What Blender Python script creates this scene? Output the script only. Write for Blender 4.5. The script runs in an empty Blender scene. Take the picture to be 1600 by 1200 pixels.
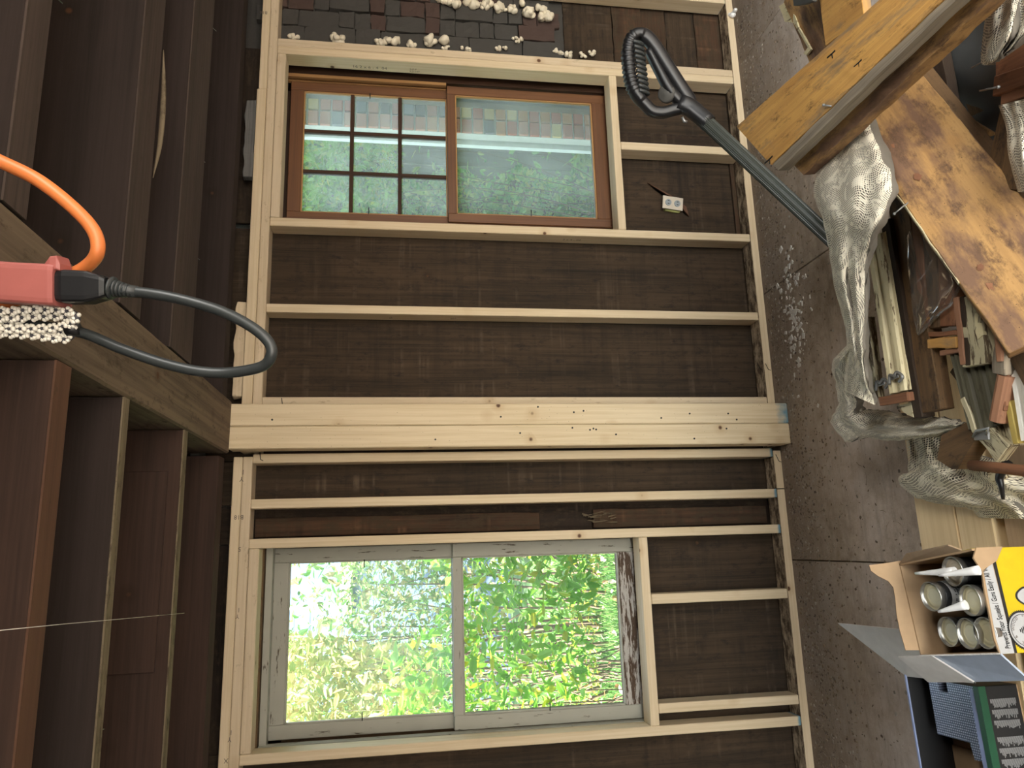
import bpy, bmesh, math, random
import numpy as np
from mathutils import Vector, Matrix, noise
random.seed(7); rng = np.random.default_rng(7)
S = bpy.context.scene; COL = S.collection
# ---------------------------------------------------------------- camera, world, light, exposure
YAW, PITCH, ROLL = map(math.radians, (12.44, -8.62, .15))
EYE = Vector((0, 0, 1.70)); FPX = 1150.0
fw = Vector((math.sin(YAW)*math.cos(PITCH), math.cos(YAW)*math.cos(PITCH), math.sin(PITCH)))
r0 = Vector((math.cos(YAW), -math.sin(YAW), 0)); u0 = r0.cross(fw)
rt = r0*math.cos(ROLL)+u0*math.sin(ROLL); up = -r0*math.sin(ROLL)+u0*math.cos(ROLL)
cam = bpy.data.cameras.new('camera'); co = bpy.data.objects.new('camera', cam); COL.objects.link(co)
m = Matrix((-up, rt, -fw)).transposed().to_4x4(); m.translation = EYE; co.matrix_world = m   # phone held on its side
cam.sensor_width = 36; cam.lens = FPX/1600*36; cam.clip_start = .02; S.camera = co

W = bpy.data.worlds.new('world'); S.world = W; W.use_nodes = True
nt = W.node_tree; bg = nt.nodes['Background']
sky = nt.nodes.new('ShaderNodeTexSky'); sky.sky_type = 'NISHITA'; sky.sun_disc = False
sky.sun_elevation = math.radians(42); sky.sun_rotation = math.radians(200); sky.air_density = 1.2; sky.dust_density = 2.0
hs = nt.nodes.new('ShaderNodeHueSaturation'); hs.inputs['Saturation'].default_value = .5; nt.links.new(sky.outputs[0], hs.inputs['Color']); nt.links.new(hs.outputs[0], bg.inputs[0]); bg.inputs[1].default_value = .55
sl = bpy.data.lights.new('sun', 'SUN'); sl.energy = 19.0; sl.angle = math.radians(.6); sl.color = (1, .95, .86)
so = bpy.data.objects.new('sun', sl); COL.objects.link(so)
so.rotation_euler = Vector((-.70, -.36, .62)).to_track_quat('Z', 'Y').to_euler()
al = bpy.data.lights.new('fill_light', 'AREA'); al.shape = 'RECTANGLE'; al.size = 1.1; al.size_y = .5; al.energy = 25; al.color = (1, .97, .92)  # added fill light to brighten the pile and floor, out of view
ao = bpy.data.objects.new('fill_light', al); COL.objects.link(ao); ao.location = (1.35, -.3, 2.31)
S.view_settings.view_transform = 'Standard'; S.view_settings.look = 'None'
S.view_settings.gamma = 1; S.view_settings.use_curve_mapping = False; S.view_settings.exposure = 1.15

# ---------------------------------------------------------------- measuring helpers
def ray(px, py): return fw + rt*((600-py)/FPX) + up*((800-px)/FPX)
def atZ(px, py, z): d = ray(px, py); return EYE + d*((z-EYE.z)/d.z)
def atY(px, py, y): d = ray(px, py); return EYE + d*(y/d.y)
def atD(px, py, dd): return EYE + ray(px, py)*dd

# ---------------------------------------------------------------- object helpers
def mesh_from(name, bm, mats, parent=None, smooth=False, loc=None):
    me = bpy.data.meshes.new(name); bm.normal_update(); bm.to_mesh(me); bm.free()
    if smooth:
        for p in me.polygons: p.use_smooth = True
    for mt in (mats if isinstance(mats, (list, tuple)) else [mats]): me.materials.append(mt)
    return link(name, me, parent, loc)
def link(name, me, parent=None, loc=None):
    o = bpy.data.objects.new(name, me); COL.objects.link(o)
    if parent: o.parent = parent
    if loc is not None: o.location = loc
    return o
def tag(o, label=None, cat=None, group=None, kind=None):
    if label: o['label'] = label
    if cat: o['category'] = cat
    if group: o['group'] = group
    if kind: o['kind'] = kind
    return o
def empty(name, loc=(0, 0, 0), rot=(0, 0, 0)):
    o = bpy.data.objects.new(name, None); COL.objects.link(o); o.location = loc; o.rotation_euler = rot; o.empty_display_size = .05
    return o
def uvl(bm): return bm.loops.layers.uv.verify()
def bm_box(bm, size, M=None, rough=0, seg=1, bev=0.0, uoff=None, mat=0):
    """box centred on origin, UV: u runs along its longest side"""
    L = max(range(3), key=lambda i: size[i]); uv = uvl(bm)
    tmp = bmesh.new(); luv = uvl(tmp)
    bmesh.ops.create_cube(tmp, size=1)
    if seg > 1:
        es = [e for e in tmp.edges if abs((e.verts[0].co-e.verts[1].co)[L]) > .5]
        bmesh.ops.subdivide_edges(tmp, edges=es, cuts=seg-1, use_grid_fill=True)
    for v in tmp.verts: v.co = Vector([v.co[i]*size[i] for i in range(3)])
    if bev > 0: bmesh.ops.bevel(tmp, geom=tmp.edges[:], offset=bev, segments=1, affect='EDGES')
    if rough > 0:
        sd = random.random()*100
        for v in tmp.verts: v.co += noise.noise_vector(v.co*18+Vector((sd, 0, 0)))*rough
    tmp.normal_update()
    uo = random.random()*20 if uoff is None else uoff
    oth = [i for i in range(3) if i != L]
    for f in tmp.faces:
        n = f.normal; a = max(range(3), key=lambda i: abs(n[i])); f.material_index = mat
        for l in f.loops:
            c = l.vert.co
            if a == L: l[luv].uv = (c[oth[0]]*.3+uo, c[oth[1]]+uo)
            else:
                o2 = oth[0] if a == oth[1] else oth[1]
                l[luv].uv = (c[L]+uo, c[o2]+a*.37+(.5 if n[a] > 0 else 0)+uo*.13)
    me = bpy.data.meshes.new('t'); tmp.to_mesh(me); tmp.free()
    if M is not None: me.transform(M)
    bm.from_mesh(me); bpy.data.meshes.remove(me)
    return bm
def box(name, lo, hi, mat, parent=None, bev=.0015, rough=0, seg=1, uoff=None):
    lo, hi = Vector(lo), Vector(hi); bm = bmesh.new()
    bm_box(bm, hi-lo, None, rough, seg, bev, uoff)
    c = (lo+hi)/2
    if parent: c = c-parent.location if parent.type == 'EMPTY' else c-parent.location
    return mesh_from(name, bm, mat, parent, loc=c)
def frame_of(a, b, side):
    """matrix: X along a>b, Y along side (made square), Z = normal, pointing up"""
    x = (b-a).normalized(); y = (side-x*side.dot(x)).normalized(); z = x.cross(y)
    if z.z < 0: y = -y; z = -z
    M = Matrix((x, y, z)).transposed().to_4x4(); return M
def plank(name, quad, zs, th, mat, label=None, cat='board', parent=None, group=None, rough=.002, seg=8, bev=.002, prof=None, wid=None):
    """box whose top face runs between pixel corners quad=(a1,a2,b1,b2) (a = one end, b = other) at heights zs"""
    P = [atZ(q[0], q[1], z) for q, z in zip(quad, zs)]
    a = (P[0]+P[1])/2; b = (P[2]+P[3])/2; w = wid or ((P[1]-P[0]).length+(P[3]-P[2]).length)/2
    M = frame_of(a, b, (P[1]-P[0])+(P[3]-P[2])*.5)
    bm = bmesh.new()
    if prof: prof_bar(bm, (b-a).length, prof(w, th))
    else: bm_box(bm, ((b-a).length, w, th), Matrix.Translation((0, 0, -th/2)), rough, seg, bev)
    o = mesh_from(name, bm, mat, parent)
    M.translation = (a+b)/2; o.matrix_world = M
    if label: tag(o, label, cat, group)
    return o
def prof_bar(bm, L, pts, jag=.0):
    """extrude closed profile (y,z) along X, centred"""
    uv = uvl(bm); n = len(pts); K = 7; rings = []
    for k in range(K+1):
        x = -L/2+L*k/K
        ring = [bm.verts.new((x+(random.uniform(-jag, jag) if k in (0, K) else 0), y, z)) for y, z in pts]; rings.append(ring)
    uo = random.random()*10; acc = [0]
    for i in range(n): acc.append(acc[-1]+math.dist(pts[i], pts[(i+1) % n]))
    for k in range(K):
        for i in range(n):
            j = (i+1) % n
            f = bm.faces.new((rings[k][i], rings[k][j], rings[k+1][j], rings[k+1][i]))
            us = (L*k/K, L*k/K, L*(k+1)/K, L*(k+1)/K); vs = (acc[i], acc[i+1], acc[i+1], acc[i])
            for l, uu, vv in zip(f.loops, us, vs): l[uv].uv = (uu+uo, vv+uo)
    for r, fl in ((rings[0], True), (rings[-1], False)):
        f = bm.faces.new(r if not fl else r[::-1])
        for l in f.loops: l[uv].uv = (l.vert.co.y*.3+uo, l.vert.co.z+uo)
    bmesh.ops.recalc_face_normals(bm, faces=bm.faces[:])
def tube(bm, pts, r, n=12, caps=True, rfun=None, cyc=False):
    pts = [Vector(p) for p in pts]; K = len(pts); rings = []; uv = uvl(bm)
    t0 = (pts[1]-pts[0]).normalized(); ref = Vector((0, 0, 1)) if abs(t0.z) < .9 else Vector((1, 0, 0))
    nrm = (ref-t0*ref.dot(t0)).normalized(); s = 0; ss = []
    for k in range(K):
        if cyc: t = (pts[(k+1) % K]-pts[k-1]).normalized()
        else: t = (pts[min(k+1, K-1)]-pts[max(k-1, 0)]).normalized()
        nrm = (nrm-t*nrm.dot(t)).normalized(); bn = t.cross(nrm)
        rr = rfun(k/(K-1)) if rfun else r
        rings.append([bm.verts.new(pts[k]+(nrm*math.cos(2*math.pi*i/n)+bn*math.sin(2*math.pi*i/n))*rr) for i in range(n)])
        if k: s += (pts[k]-pts[k-1]).length
        ss.append(s)
    for k in range(K if cyc else K-1):
        k2 = (k+1) % K
        for i in range(n):
            j = (i+1) % n; f = bm.faces.new((rings[k][i], rings[k][j], rings[k2][j], rings[k2][i])); f.smooth = True
            for l, a in zip(f.loops, ((ss[k], i), (ss[k], i+1), (ss[k2], i+1), (ss[k2], i))): l[uv].uv = (a[0], a[1]/n*2*math.pi*r)
    if caps and not cyc:
        bm.faces.new(rings[0][::-1]); bm.faces.new(rings[-1])
    return bm
def spline(pts, n=10):
    P = [Vector(p) for p in pts]; P = [P[0]*2-P[1]]+P+[P[-1]*2-P[-2]]; out = []
    for i in range(1, len(P)-2):
        for k in range(n):
            t = k/n; a, b, c, d = P[i-1:i+3]
            out.append(.5*((2*b)+(c-a)*t+(2*a-5*b+4*c-d)*t*t+(3*b-a-3*c+d)*t**3))
    out.append(P[-2]); return out
def lathe(bm, prof, n=28, M=None, mats=None):
    """prof: (r,z) list about Z; mats: material index per segment"""
    rings = []; M = M or Matrix(); uv = uvl(bm)
    for r, z in prof: rings.append([bm.verts.new(M @ Vector((r*math.cos(2*math.pi*i/n), r*math.sin(2*math.pi*i/n), z))) for i in range(n)])
    for k in range(len(prof)-1):
        for i in range(n):
            j = (i+1) % n; f = bm.faces.new((rings[k][i], rings[k][j], rings[k+1][j], rings[k+1][i])); f.smooth = True
            if mats: f.material_index = mats[k]
            for l, a in zip(f.loops, ((i, k), (i+1, k), (i+1, k+1), (i, k+1))): l[uv].uv = (a[0]/n, prof[a[1]][1])
    for r, rev, mi in ((rings[0], True, 0), (rings[-1], False, -1)):
        f = bm.faces.new(r[::-1] if rev else r); f.material_index = mats[mi] if mats else 0
    return bm
def slab(bm, poly, th, nrm, mat=0):
    """polygon (list of Vectors) thickened along -nrm"""
    a = [bm.verts.new(p) for p in poly]; b = [bm.verts.new(p-nrm*th) for p in poly]; n = len(poly)
    fs = [bm.faces.new(a), bm.faces.new(b[::-1])]
    for i in range(n): fs.append(bm.faces.new((a[i], b[i], b[(i+1) % n], a[(i+1) % n])))
    for f in fs: f.material_index = mat
    bmesh.ops.recalc_face_normals(bm, faces=fs); uv = uvl(bm)
    x = (poly[1]-poly[0]).normalized(); y = nrm.cross(x)
    for f in fs:
        for l in f.loops: l[uv].uv = (l.vert.co.dot(x), l.vert.co.dot(y))
    return bm
_dg = None
def text(name, body, size, mat, M, parent=None, ext=.0003, align='LEFT', sx=1.0):
    c = bpy.data.curves.new(name, 'FONT'); c.body = body; c.size = size; c.extrude = ext; c.align_x = align; c.resolution_u = 3
    o = bpy.data.objects.new(name, c); COL.objects.link(o); bpy.context.view_layer.update()
    me = bpy.data.meshes.new_from_object(o.evaluated_get(bpy.context.evaluated_depsgraph_get()))
    bpy.data.objects.remove(o); bpy.data.curves.remove(c); me.name = name
    me.transform(Matrix.Diagonal((sx, 1, 1, 1))); me.materials.clear(); me.materials.append(mat)
    n = link(name, me, parent)
    n.matrix_basis = M
    return n

# ---------------------------------------------------------------- materials
class N:
    def __init__(s, name):
        s.m = bpy.data.materials.new(name); s.m.use_nodes = True; s.t = s.m.node_tree; s.b = s.t.nodes['Principled BSDF']; s.out = s.t.nodes['Material Output']
    def n(s, typ, **k):
        x = s.t.nodes.new('ShaderNode'+typ)
        for a, v in k.items(): setattr(x, a, v)
        return x
    def L(s, a, b): s.t.links.new(a, b)
    def setv(s, sock, v):
        if hasattr(v, 'links') or isinstance(v, bpy.types.NodeSocket): s.L(v, sock)
        else: sock.default_value = v
    def coord(s, kind='UV'): return s.n('TexCoord').outputs[kind]
    def map(s, vec, sc=(1, 1, 1), loc=(0, 0, 0), rnd=True):
        q = s.n('Mapping'); s.L(vec, q.inputs[0]); q.inputs['Scale'].default_value = sc; q.inputs['Location'].default_value = loc
        return q.outputs[0]
    def rndvec(s, vec):
        oi = s.n('ObjectInfo'); mu = s.math('MULTIPLY', oi.outputs['Random'], 37.0)
        a = s.n('VectorMath', operation='ADD'); s.L(vec, a.inputs[0]); s.L(mu, a.inputs[1]); return a.outputs[0]
    def noise(s, vec, sc=5, det=4, rough=.6, dist=0, fac=True):
        q = s.n('TexNoise'); s.L(vec, q.inputs[0]); q.inputs['Scale'].default_value = sc; q.inputs['Detail'].default_value = det
        q.inputs['Roughness'].default_value = rough; q.inputs['Distortion'].default_value = dist; return q.outputs[0 if fac else 1]
    def voro(s, vec, sc=5, feat='F1', out=0, rand=1):
        q = s.n('TexVoronoi', feature=feat); s.L(vec, q.inputs[0]); q.inputs['Scale'].default_value = sc; q.inputs['Randomness'].default_value = rand; return q.outputs[out]
    def ramp(s, fac, stops):
        q = s.n('ValToRGB'); s.L(fac, q.inputs[0]); e = q.color_ramp.elements
        while len(e) < len(stops): e.new(.5)
        for el, (p, c) in zip(e, stops): el.position = p; el.color = (*c, 1) if len(c) == 3 else c
        return q.outputs[0]
    def mr(s, v, a, b, c=0., d=1.):
        q = s.n('MapRange'); s.L(v, q.inputs[0])
        for i, x in enumerate((a, b, c, d)): q.inputs[i+1].default_value = x
        return q.outputs[0]
    def math(s, op, a, b=0.):
        q = s.n('Math', operation=op); s.setv(q.inputs[0], a); s.setv(q.inputs[1], b); return q.outputs[0]
    def mix(s, f, a, b, mode='MIX'):
        q = s.n('Mix', data_type='RGBA', blend_type=mode); s.setv(q.inputs[0], f)
        for sk, v in ((q.inputs[6], a), (q.inputs[7], b)):
            if isinstance(v, tuple): v = (*v, 1) if len(v) == 3 else v
            s.setv(sk, v)
        return q.outputs[2]
    def bump(s, h, st=.3, d=.002):
        q = s.n('Bump'); s.L(h, q.inputs['Height']); q.inputs['Strength'].default_value = st; q.inputs['Distance'].default_value = d
        s.L(q.outputs[0], s.b.inputs['Normal'])
    def col(s, c): s.setv(s.b.inputs['Base Color'], (*c, 1) if isinstance(c, tuple) and len(c) == 3 else c)
    def rough(s, r): s.setv(s.b.inputs['Roughness'], r)
def plain(name, c, r=.6, metal=0, spec=.5, bumpn=0, sc=200):
    q = N(name); q.rough(r); q.b.inputs['Metallic'].default_value = metal; q.b.inputs['Specular IOR Level'].default_value = spec
    n_ = q.noise(q.coord('Object'), 30, 3)
    q.col(q.mix(n_, tuple(x*.85 for x in c), tuple(min(1, x*1.12) for x in c)))
    if bumpn: q.bump(q.noise(q.coord('Object'), sc, 3), bumpn, .001)
    return q.m
def wood(name, light, dark, knots=.5, dirt=0., dirtc=(.05, .035, .02), rough=.75, gs=1., blue=None, speck=0., bumps=.25, stain=None, stainamt=.5, bands=None, spec=.3):
    q = N(name); uv = q.rndvec(q.coord('UV')); q.b.inputs['Specular IOR Level'].default_value = spec
    warp = q.noise(q.map(uv, (1.3, 9, 1)), 1.0, 3, .5)
    wv = q.n('VectorMath', operation='MULTIPLY_ADD'); q.L(q.n('CombineXYZ').outputs[0], wv.inputs[0])
    cx = q.n('CombineXYZ'); q.L(warp, cx.inputs[1])
    wv = q.n('VectorMath', operation='MULTIPLY_ADD'); q.L(cx.outputs[0], wv.inputs[0]); wv.inputs[1].default_value = (0, .02, 0); q.L(uv, wv.inputs[2]); vv = wv.outputs[0]
    g1 = q.noise(q.map(vv, (1.6*gs, 70*gs, 1)), 1, 5, .65); g2 = q.noise(q.map(vv, (5*gs, 260*gs, 1)), 1, 3, .6)
    big = q.noise(q.map(uv, (1.5, 8, 1)), 1, 3, .5)
    f = q.math('ADD', q.math('MULTIPLY', g1, .6), q.math('ADD', q.math('MULTIPLY', g2, .2), q.math('MULTIPLY', big, .35)))
    c = q.ramp(f, ((.38, dark), (.68, light)))
    if bands:
        bn = q.noise(q.map(uv, (18, 1.2, 1)), 1, 4, .6); bm_ = q.noise(q.map(uv, (2, 9, 1)), 1, 3)
        c = q.mix(q.math('MULTIPLY', q.mr(bn, .48, .75), q.mr(bm_, .3, .7)), c, bands[0])
        bn2 = q.noise(q.map(uv, (30, .8, 1), (5, 5, 0)), 1, 3, .5); bm2 = q.noise(q.map(uv, (3, 11, 1), (2, 7, 0)), 1, 2)
        c = q.mix(q.math('MULTIPLY', q.mr(bn2, .58, .85), q.mr(bm2, .45, .75)), c, bands[1])
    if knots:
        vo = q.n('TexVoronoi'); q.L(q.map(vv, (8, 8, 1)), vo.inputs[0]); vo.inputs['Scale'].default_value = 1
        sel = q.n('SeparateColor'); q.L(vo.outputs[1], sel.inputs[0]); on = q.math('GREATER_THAN', sel.outputs[0], 1-knots)
        k = q.math('MULTIPLY', q.mr(vo.outputs[0], .055, .095, 1, 0), on); halo = q.math('MULTIPLY', q.mr(vo.outputs[0], .05, .3, .45, 0), on)
        c = q.mix(halo, c, (dark[0]*.75, dark[1]*.6, dark[2]*.45)); c = q.mix(k, c, (.10, .045, .02))
    if stain:
        sn = q.noise(q.map(uv, (3, 9, 1), (3, 1, 0)), 1.2, 6, .65)
        c = q.mix(q.mr(sn, .62-stainamt*.25, .72-stainamt*.2), c, stain)
    if dirt:
        dn = q.noise(q.map(uv, (14, 30, 1)), 1, 6, .75); c = q.mix(q.mr(dn, .62-dirt*.3, .8-dirt*.3), c, dirtc)
    if speck:
        sp = q.voro(q.map(uv, (60, 60, 1)), 1); c = q.mix(q.mr(sp, .06*speck, .16*speck, 1, 0), c, (.03, .02, .012))
    if blue:
        sx = q.n('SeparateXYZ'); q.L(q.coord('Object'), sx.inputs[0])
        bnz = q.noise(q.coord('Object'), 30, 3); z = q.math('ADD', sx.outputs[2], q.math('MULTIPLY', bnz, blue[1]*1.2))
        c = q.mix(q.mr(z, blue[0]+blue[1]*.6, blue[0]+blue[1]*1.3, .8, 0), c, (.03, .22, .34))
    q.col(c); q.rough(rough); q.bump(f, bumps, .002)
    return q.m
PALE, PALED = (.68, .555, .375), (.53, .405, .245)
M = {}
M['pine'] = wood('pine', PALE, PALED, .35, rough=.62, bumps=.15)
M['pine2'] = wood('pine_darker', (.64, .52, .36), (.50, .39, .25), .45, dirt=.12, dirtc=(.25, .18, .11), rough=.65, bumps=.15)
M['pine_post'] = wood('pine_post', (.71, .59, .395), (.56, .43, .255), .7, rough=.6, bumps=.15, speck=.5)
M['pine_post_blue'] = wood('pine_post_blue', (.71, .59, .395), (.56, .43, .255), .7, rough=.6, bumps=.15, speck=.5, blue=(-1.19, .09))
M['pine_blue'] = wood('pine_blue', PALE, PALED, .35, rough=.62, bumps=.15, blue=(-1.118, .014))
M['pine_sill'] = wood('pine_plate_dirty', (.60, .48, .33), (.44, .33, .21), .4, dirt=.75, dirtc=(.09, .06, .035), rough=.8)
M['sheath'] = wood('old_sheathing', (.060, .038, .021), (.014, .010, .006), .12, rough=.85, gs=.8, bands=((.012, .009, .007), (.16, .115, .075)), speck=.4, dirt=.35, dirtc=(.02, .014, .01))
M['sheath2'] = wood('old_sheathing_darker', (.035, .022, .014), (.012, .008, .006), .1, rough=.9, bands=((.012, .009, .007), (.12, .085, .055)), dirt=.4)
M['rot'] = wood('rotten_sheathing', (.085, .045, .024), (.018, .012, .009), 0, rough=.95, bands=((.012, .009, .007), (.22, .12, .06)), dirt=.6, bumps=.8)
M['joist'] = wood('old_joist', (.040, .027, .022), (.022, .016, .013), .1, rough=.85, bumps=.2)
M['joist_r'] = wood('old_joist_red', (.058, .032, .022), (.028, .017, .013), .1, rough=.85, bumps=.2)
M['joist_b'] = wood('joist_edge', (.24, .19, .12), (.09, .065, .04), .15, dirt=.35, rough=.85)
M['joist_rb'] = wood('joist_edge_red', (.13, .065, .038), (.09, .045, .028), .1, dirt=.1, rough=.85)
M['joist_gb'] = wood('joist_edge_grey', (.085, .060, .048), (.042, .030, .024), .1, dirt=.2, rough=.85)
M['beam'] = wood('old_beam', (.20, .145, .095), (.07, .05, .034), .12, dirt=.25, rough=.85, bumps=.5, gs=.6)
M['brown'] = wood('stained_window_wood', (.16, .065, .022), (.085, .032, .012), 0, rough=.5, spec=.5, bumps=.1)
M['browndk'] = wood('stained_window_dark', (.06, .028, .014), (.03, .014, .008), 0, rough=.6, bumps=.1)
M['honey'] = wood('bare_window_wood', (.45, .25, .10), (.25, .12, .045), 0, rough=.55, bumps=.1)
M['ward'] = wood('board_orange', (.70, .39, .11), (.44, .21, .06), .25, rough=.7, stain=(.30, .20, .11), stainamt=.35, dirt=.22, dirtc=(.12, .06, .025), speck=.4)
M['wardB'] = wood('board_orange_brown', (.42, .24, .085), (.27, .145, .055), .12, rough=.7, stain=(.17, .095, .055), stainamt=.7, dirt=.45, dirtc=(.10, .055, .03), speck=.5)
M['greyw'] = wood('weathered_grey_edge', (.34, .28, .20), (.10, .08, .06), 0, rough=.9, bumps=.9, gs=.8)
M['redw'] = wood('red_brown_board', (.26, .115, .055), (.13, .055, .03), .05, rough=.7, dirt=.25, dirtc=(.06, .03, .02))
M['pinkw'] = wood('pink_brown_trim', (.36, .18, .10), (.22, .105, .06), 0, rough=.6, dirt=.15)
M['darkw'] = wood('dark_brown_board', (.14, .08, .035), (.05, .03, .016), .08, rough=.75, dirt=.35, dirtc=(.02, .014, .01))
M['blackw'] = wood('black_brown_board', (.05, .03, .018), (.018, .012, .008), 0, rough=.85, dirt=.4)
M['greenw'] = wood('olive_grey_board', (.115, .105, .065), (.055, .05, .032), 0, rough=.6, dirt=.2)
M['lumber'] = wood('clean_lumber', (.86, .66, .38), (.72, .51, .26), .12, rough=.6, bumps=.1)
M['lumber2'] = wood('tan_lumber', (.52, .36, .21), (.38, .25, .14), .1, rough=.65, speck=.3)
M['grass'] = None
def paint(name, c, under, amt, rough=.55, cs=1.):
    q = N(name); uv = q.rndvec(q.coord('UV'))
    n1 = q.noise(q.map(uv, (9*cs, 60*cs, 1)), 1, 6, .7); n2 = q.noise(q.map(uv, (60, 300, 1)), 1, 3)
    n3 = q.noise(uv, 6, 3); base = q.mix(n3, tuple(x*.8 for x in c), c)
    mask = q.mr(n1, .62-amt*.25, .66-amt*.25); q.col(q.mix(mask, base, q.mix(n2, under, tuple(x*.35 for x in under))))
    q.rough(q.math('ADD', q.math('MULTIPLY', mask, .3), rough)); inv = q.math('SUBTRACT', 1.0, mask); q.bump(inv, .6, .0012); return q.m
M['grey_paint'] = paint('grey_window_paint', (.36, .35, .29), (.12, .09, .06), .02)
M['grey_peel'] = paint('peeling_window_paint', (.44, .41, .37), (.10, .06, .035), .55)
M['cream_paint'] = paint('cream_painted_wood', (.74, .64, .38), (.24, .16, .08), .14, cs=1.6)
M['cream_peel'] = paint('cream_peeling_wood', (.55, .48, .30), (.16, .11, .06), .42, cs=.8)
M['white_trim'] = paint('white_trim', (.72, .68, .58), (.4, .33, .2), .05)
M['mortar'] = plain('mortar', (.05, .046, .04), .95, bumpn=.8, sc=60)
M['block'] = plain('grey_block', (.055, .051, .045), .95, bumpn=.9, sc=40)
M['brick_old'] = plain('soot_brick', (.065, .040, .032), .95, bumpn=.8, sc=50)
M['foam'] = plain('spray_foam', (.74, .67, .52), .55, bumpn=.5, sc=70)
M['foam_w'] = plain('white_foam', (.72, .72, .70), .4)
M['iron'] = plain('dark_iron', (.03, .03, .03), .5, metal=.8)
M['steel'] = plain('dull_steel', (.30, .30, .29), .45, metal=.7)
M['blackpl'] = plain('black_plastic', (.012, .012, .013), .36, spec=.45)
M['blackrub'] = plain('black_rubber', (.03, .034, .034), .38, spec=.5)
M['orange'] = plain('orange_cord', (.66, .19, .05), .42)
M['pinkred'] = plain('red_connector', (.34, .10, .085), .45)
M['rope_w'] = plain('white_strand', (.80, .76, .66), .5)
M['rope_d'] = plain('dark_strand', (.05, .05, .06), .6)
M['card'] = plain('cardboard', (.42, .28, .155), .8, bumpn=.15, sc=25)
M['cardw'] = plain('white_cardboard', (.62, .60, .56), .6)
M['carddk'] = plain('cardboard_edge', (.33, .23, .14), .9)
M['bluew'] = plain('glossy_pale_blue', (.46, .54, .66), .2, spec=.8)
M['blueedge'] = plain('blue_card', (.28, .34, .54), .5)
M['yellow'] = plain('yellow_print', (.60, .44, .006), .45)
M['ink'] = plain('black_ink', (.012, .012, .012), .5)
M['inkgrey'] = plain('grey_ink', (.33, .33, .32), .6)
M['silver'] = plain('silver_print', (.45, .45, .44), .5)
M['green'] = plain('green_print', (.012, .075, .035), .45)
M['white'] = plain('white_plastic', (.82, .82, .80), .35)
M['canmetal'] = plain('can_metal', (.40, .39, .36), .34, metal=.9)
M['canend'] = plain('can_end_cream', (.62, .56, .34), .4)
M['cantan'] = plain('can_end_tan', (.50, .42, .30), .5)
M['label'] = plain('can_label', (.46, .46, .45), .5)
M['plate_cream'] = plain('outlet_plate', (.62, .55, .44), .45)
M['grey_blue'] = plain('receptacle_grey', (.30, .34, .35), .4)
M['pencil'] = plain('pencil_mark', (.14, .11, .09), .8)
M['asphalt'] = plain('concrete_drive', (.42, .41, .39), .9)
M['siding'] = plain('outside_siding', (.45, .45, .42), .7)
M['rooftop'] = plain('drywall_side', (.20, .17, .14), .9)
def strip_mat():
    q = N('collated_nail_strip'); uv = q.coord('UV')
    bt = q.n('TexBrick'); q.L(q.map(uv, (1, 1, 1)), bt.inputs[0]); bt.inputs['Scale'].default_value = 1
    bt.inputs['Brick Width'].default_value = .0072; bt.inputs['Row Height'].default_value = .0062; bt.inputs['Mortar Size'].default_value = .0019; bt.inputs['Mortar Smooth'].default_value = .5
    bt.inputs['Color1'].default_value = (.62, .68, .80, 1); bt.inputs['Color2'].default_value = (.5, .57, .70, 1); bt.inputs['Mortar'].default_value = (.10, .13, .19, 1)
    q.col(bt.outputs[0]); q.rough(.35); q.b.inputs['Metallic'].default_value = .3; q.bump(bt.outputs[1], -.6, .002); return q.m
M['strip'] = strip_mat()
def floor_mat():
    q = N('dirty_subfloor'); v = q.rndvec(q.coord('Object'))
    a = q.noise(v, 1.6, 5, .6); b = q.noise(v, 14, 8, .75); c_ = q.noise(q.map(v, (2, 14, 1)), 3, 5, .7)
    c = q.ramp(q.math('ADD', q.math('MULTIPLY', a, .6), q.math('MULTIPLY', b, .4)), ((.36, (.26, .20, .14)), (.5, (.52, .43, .345)), (.64, (.72, .64, .57))))
    c = q.mix(q.mr(c_, .5, .75, 0, .5), c, (.22, .18, .14))
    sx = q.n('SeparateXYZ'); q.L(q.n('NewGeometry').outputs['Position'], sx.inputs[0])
    edge = q.mr(q.math('ADD', sx.outputs[1], q.math('MULTIPLY', a, .5)), 2.75, 3.3)      # browner and darker towards the wall
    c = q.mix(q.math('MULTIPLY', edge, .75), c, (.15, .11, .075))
    sp = q.voro(v, 70); c = q.mix(q.mr(sp, .03, .09, .7, 0), c, (.035, .025, .018))
    sp2 = q.voro(q.map(v, (1, 1, 1), (3, 5, 1)), 34); c = q.mix(q.mr(sp2, .03, .07, .6, 0), c, (.62, .56, .48))
    q.col(c); q.rough(.85); q.bump(q.math('ADD', b, q.noise(v, 90, 3)), .6, .004); return q.m
M['floor'] = floor_mat()
def glass_mat(name, haze, tint):
    q = N(name); t = q.t
    tr = q.n('BsdfTransparent'); tr.inputs[0].default_value = (*tint, 1); tl = q.n('BsdfTranslucent'); tl.inputs[0].default_value = (.92, .95, .90, 1)
    gl = q.n('BsdfGlossy'); gl.inputs['Roughness'].default_value = .02; gl.inputs[0].default_value = (.9, .95, .95, 1)
    n_ = q.noise(q.coord('Object'), 5, 5, .7); n2 = q.voro(q.coord('Object'), 120)
    hz = q.math('ADD', q.mr(n_, .3, .75, haze*.6, haze*1.5), q.mr(n2, .05, .12, .15, 0)); m1 = q.n('MixShader'); q.L(hz, m1.inputs[0]); q.L(tr.outputs[0], m1.inputs[1]); q.L(tl.outputs[0], m1.inputs[2])
    m2 = q.n('MixShader'); fr = q.n('Fresnel'); fr.inputs[0].default_value = 1.12; q.L(fr.outputs[0], m2.inputs[0]); q.L(m1.outputs[0], m2.inputs[1]); q.L(gl.outputs[0], m2.inputs[2])
    q.L(m2.outputs[0], q.out.inputs[0]); return q.m
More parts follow.
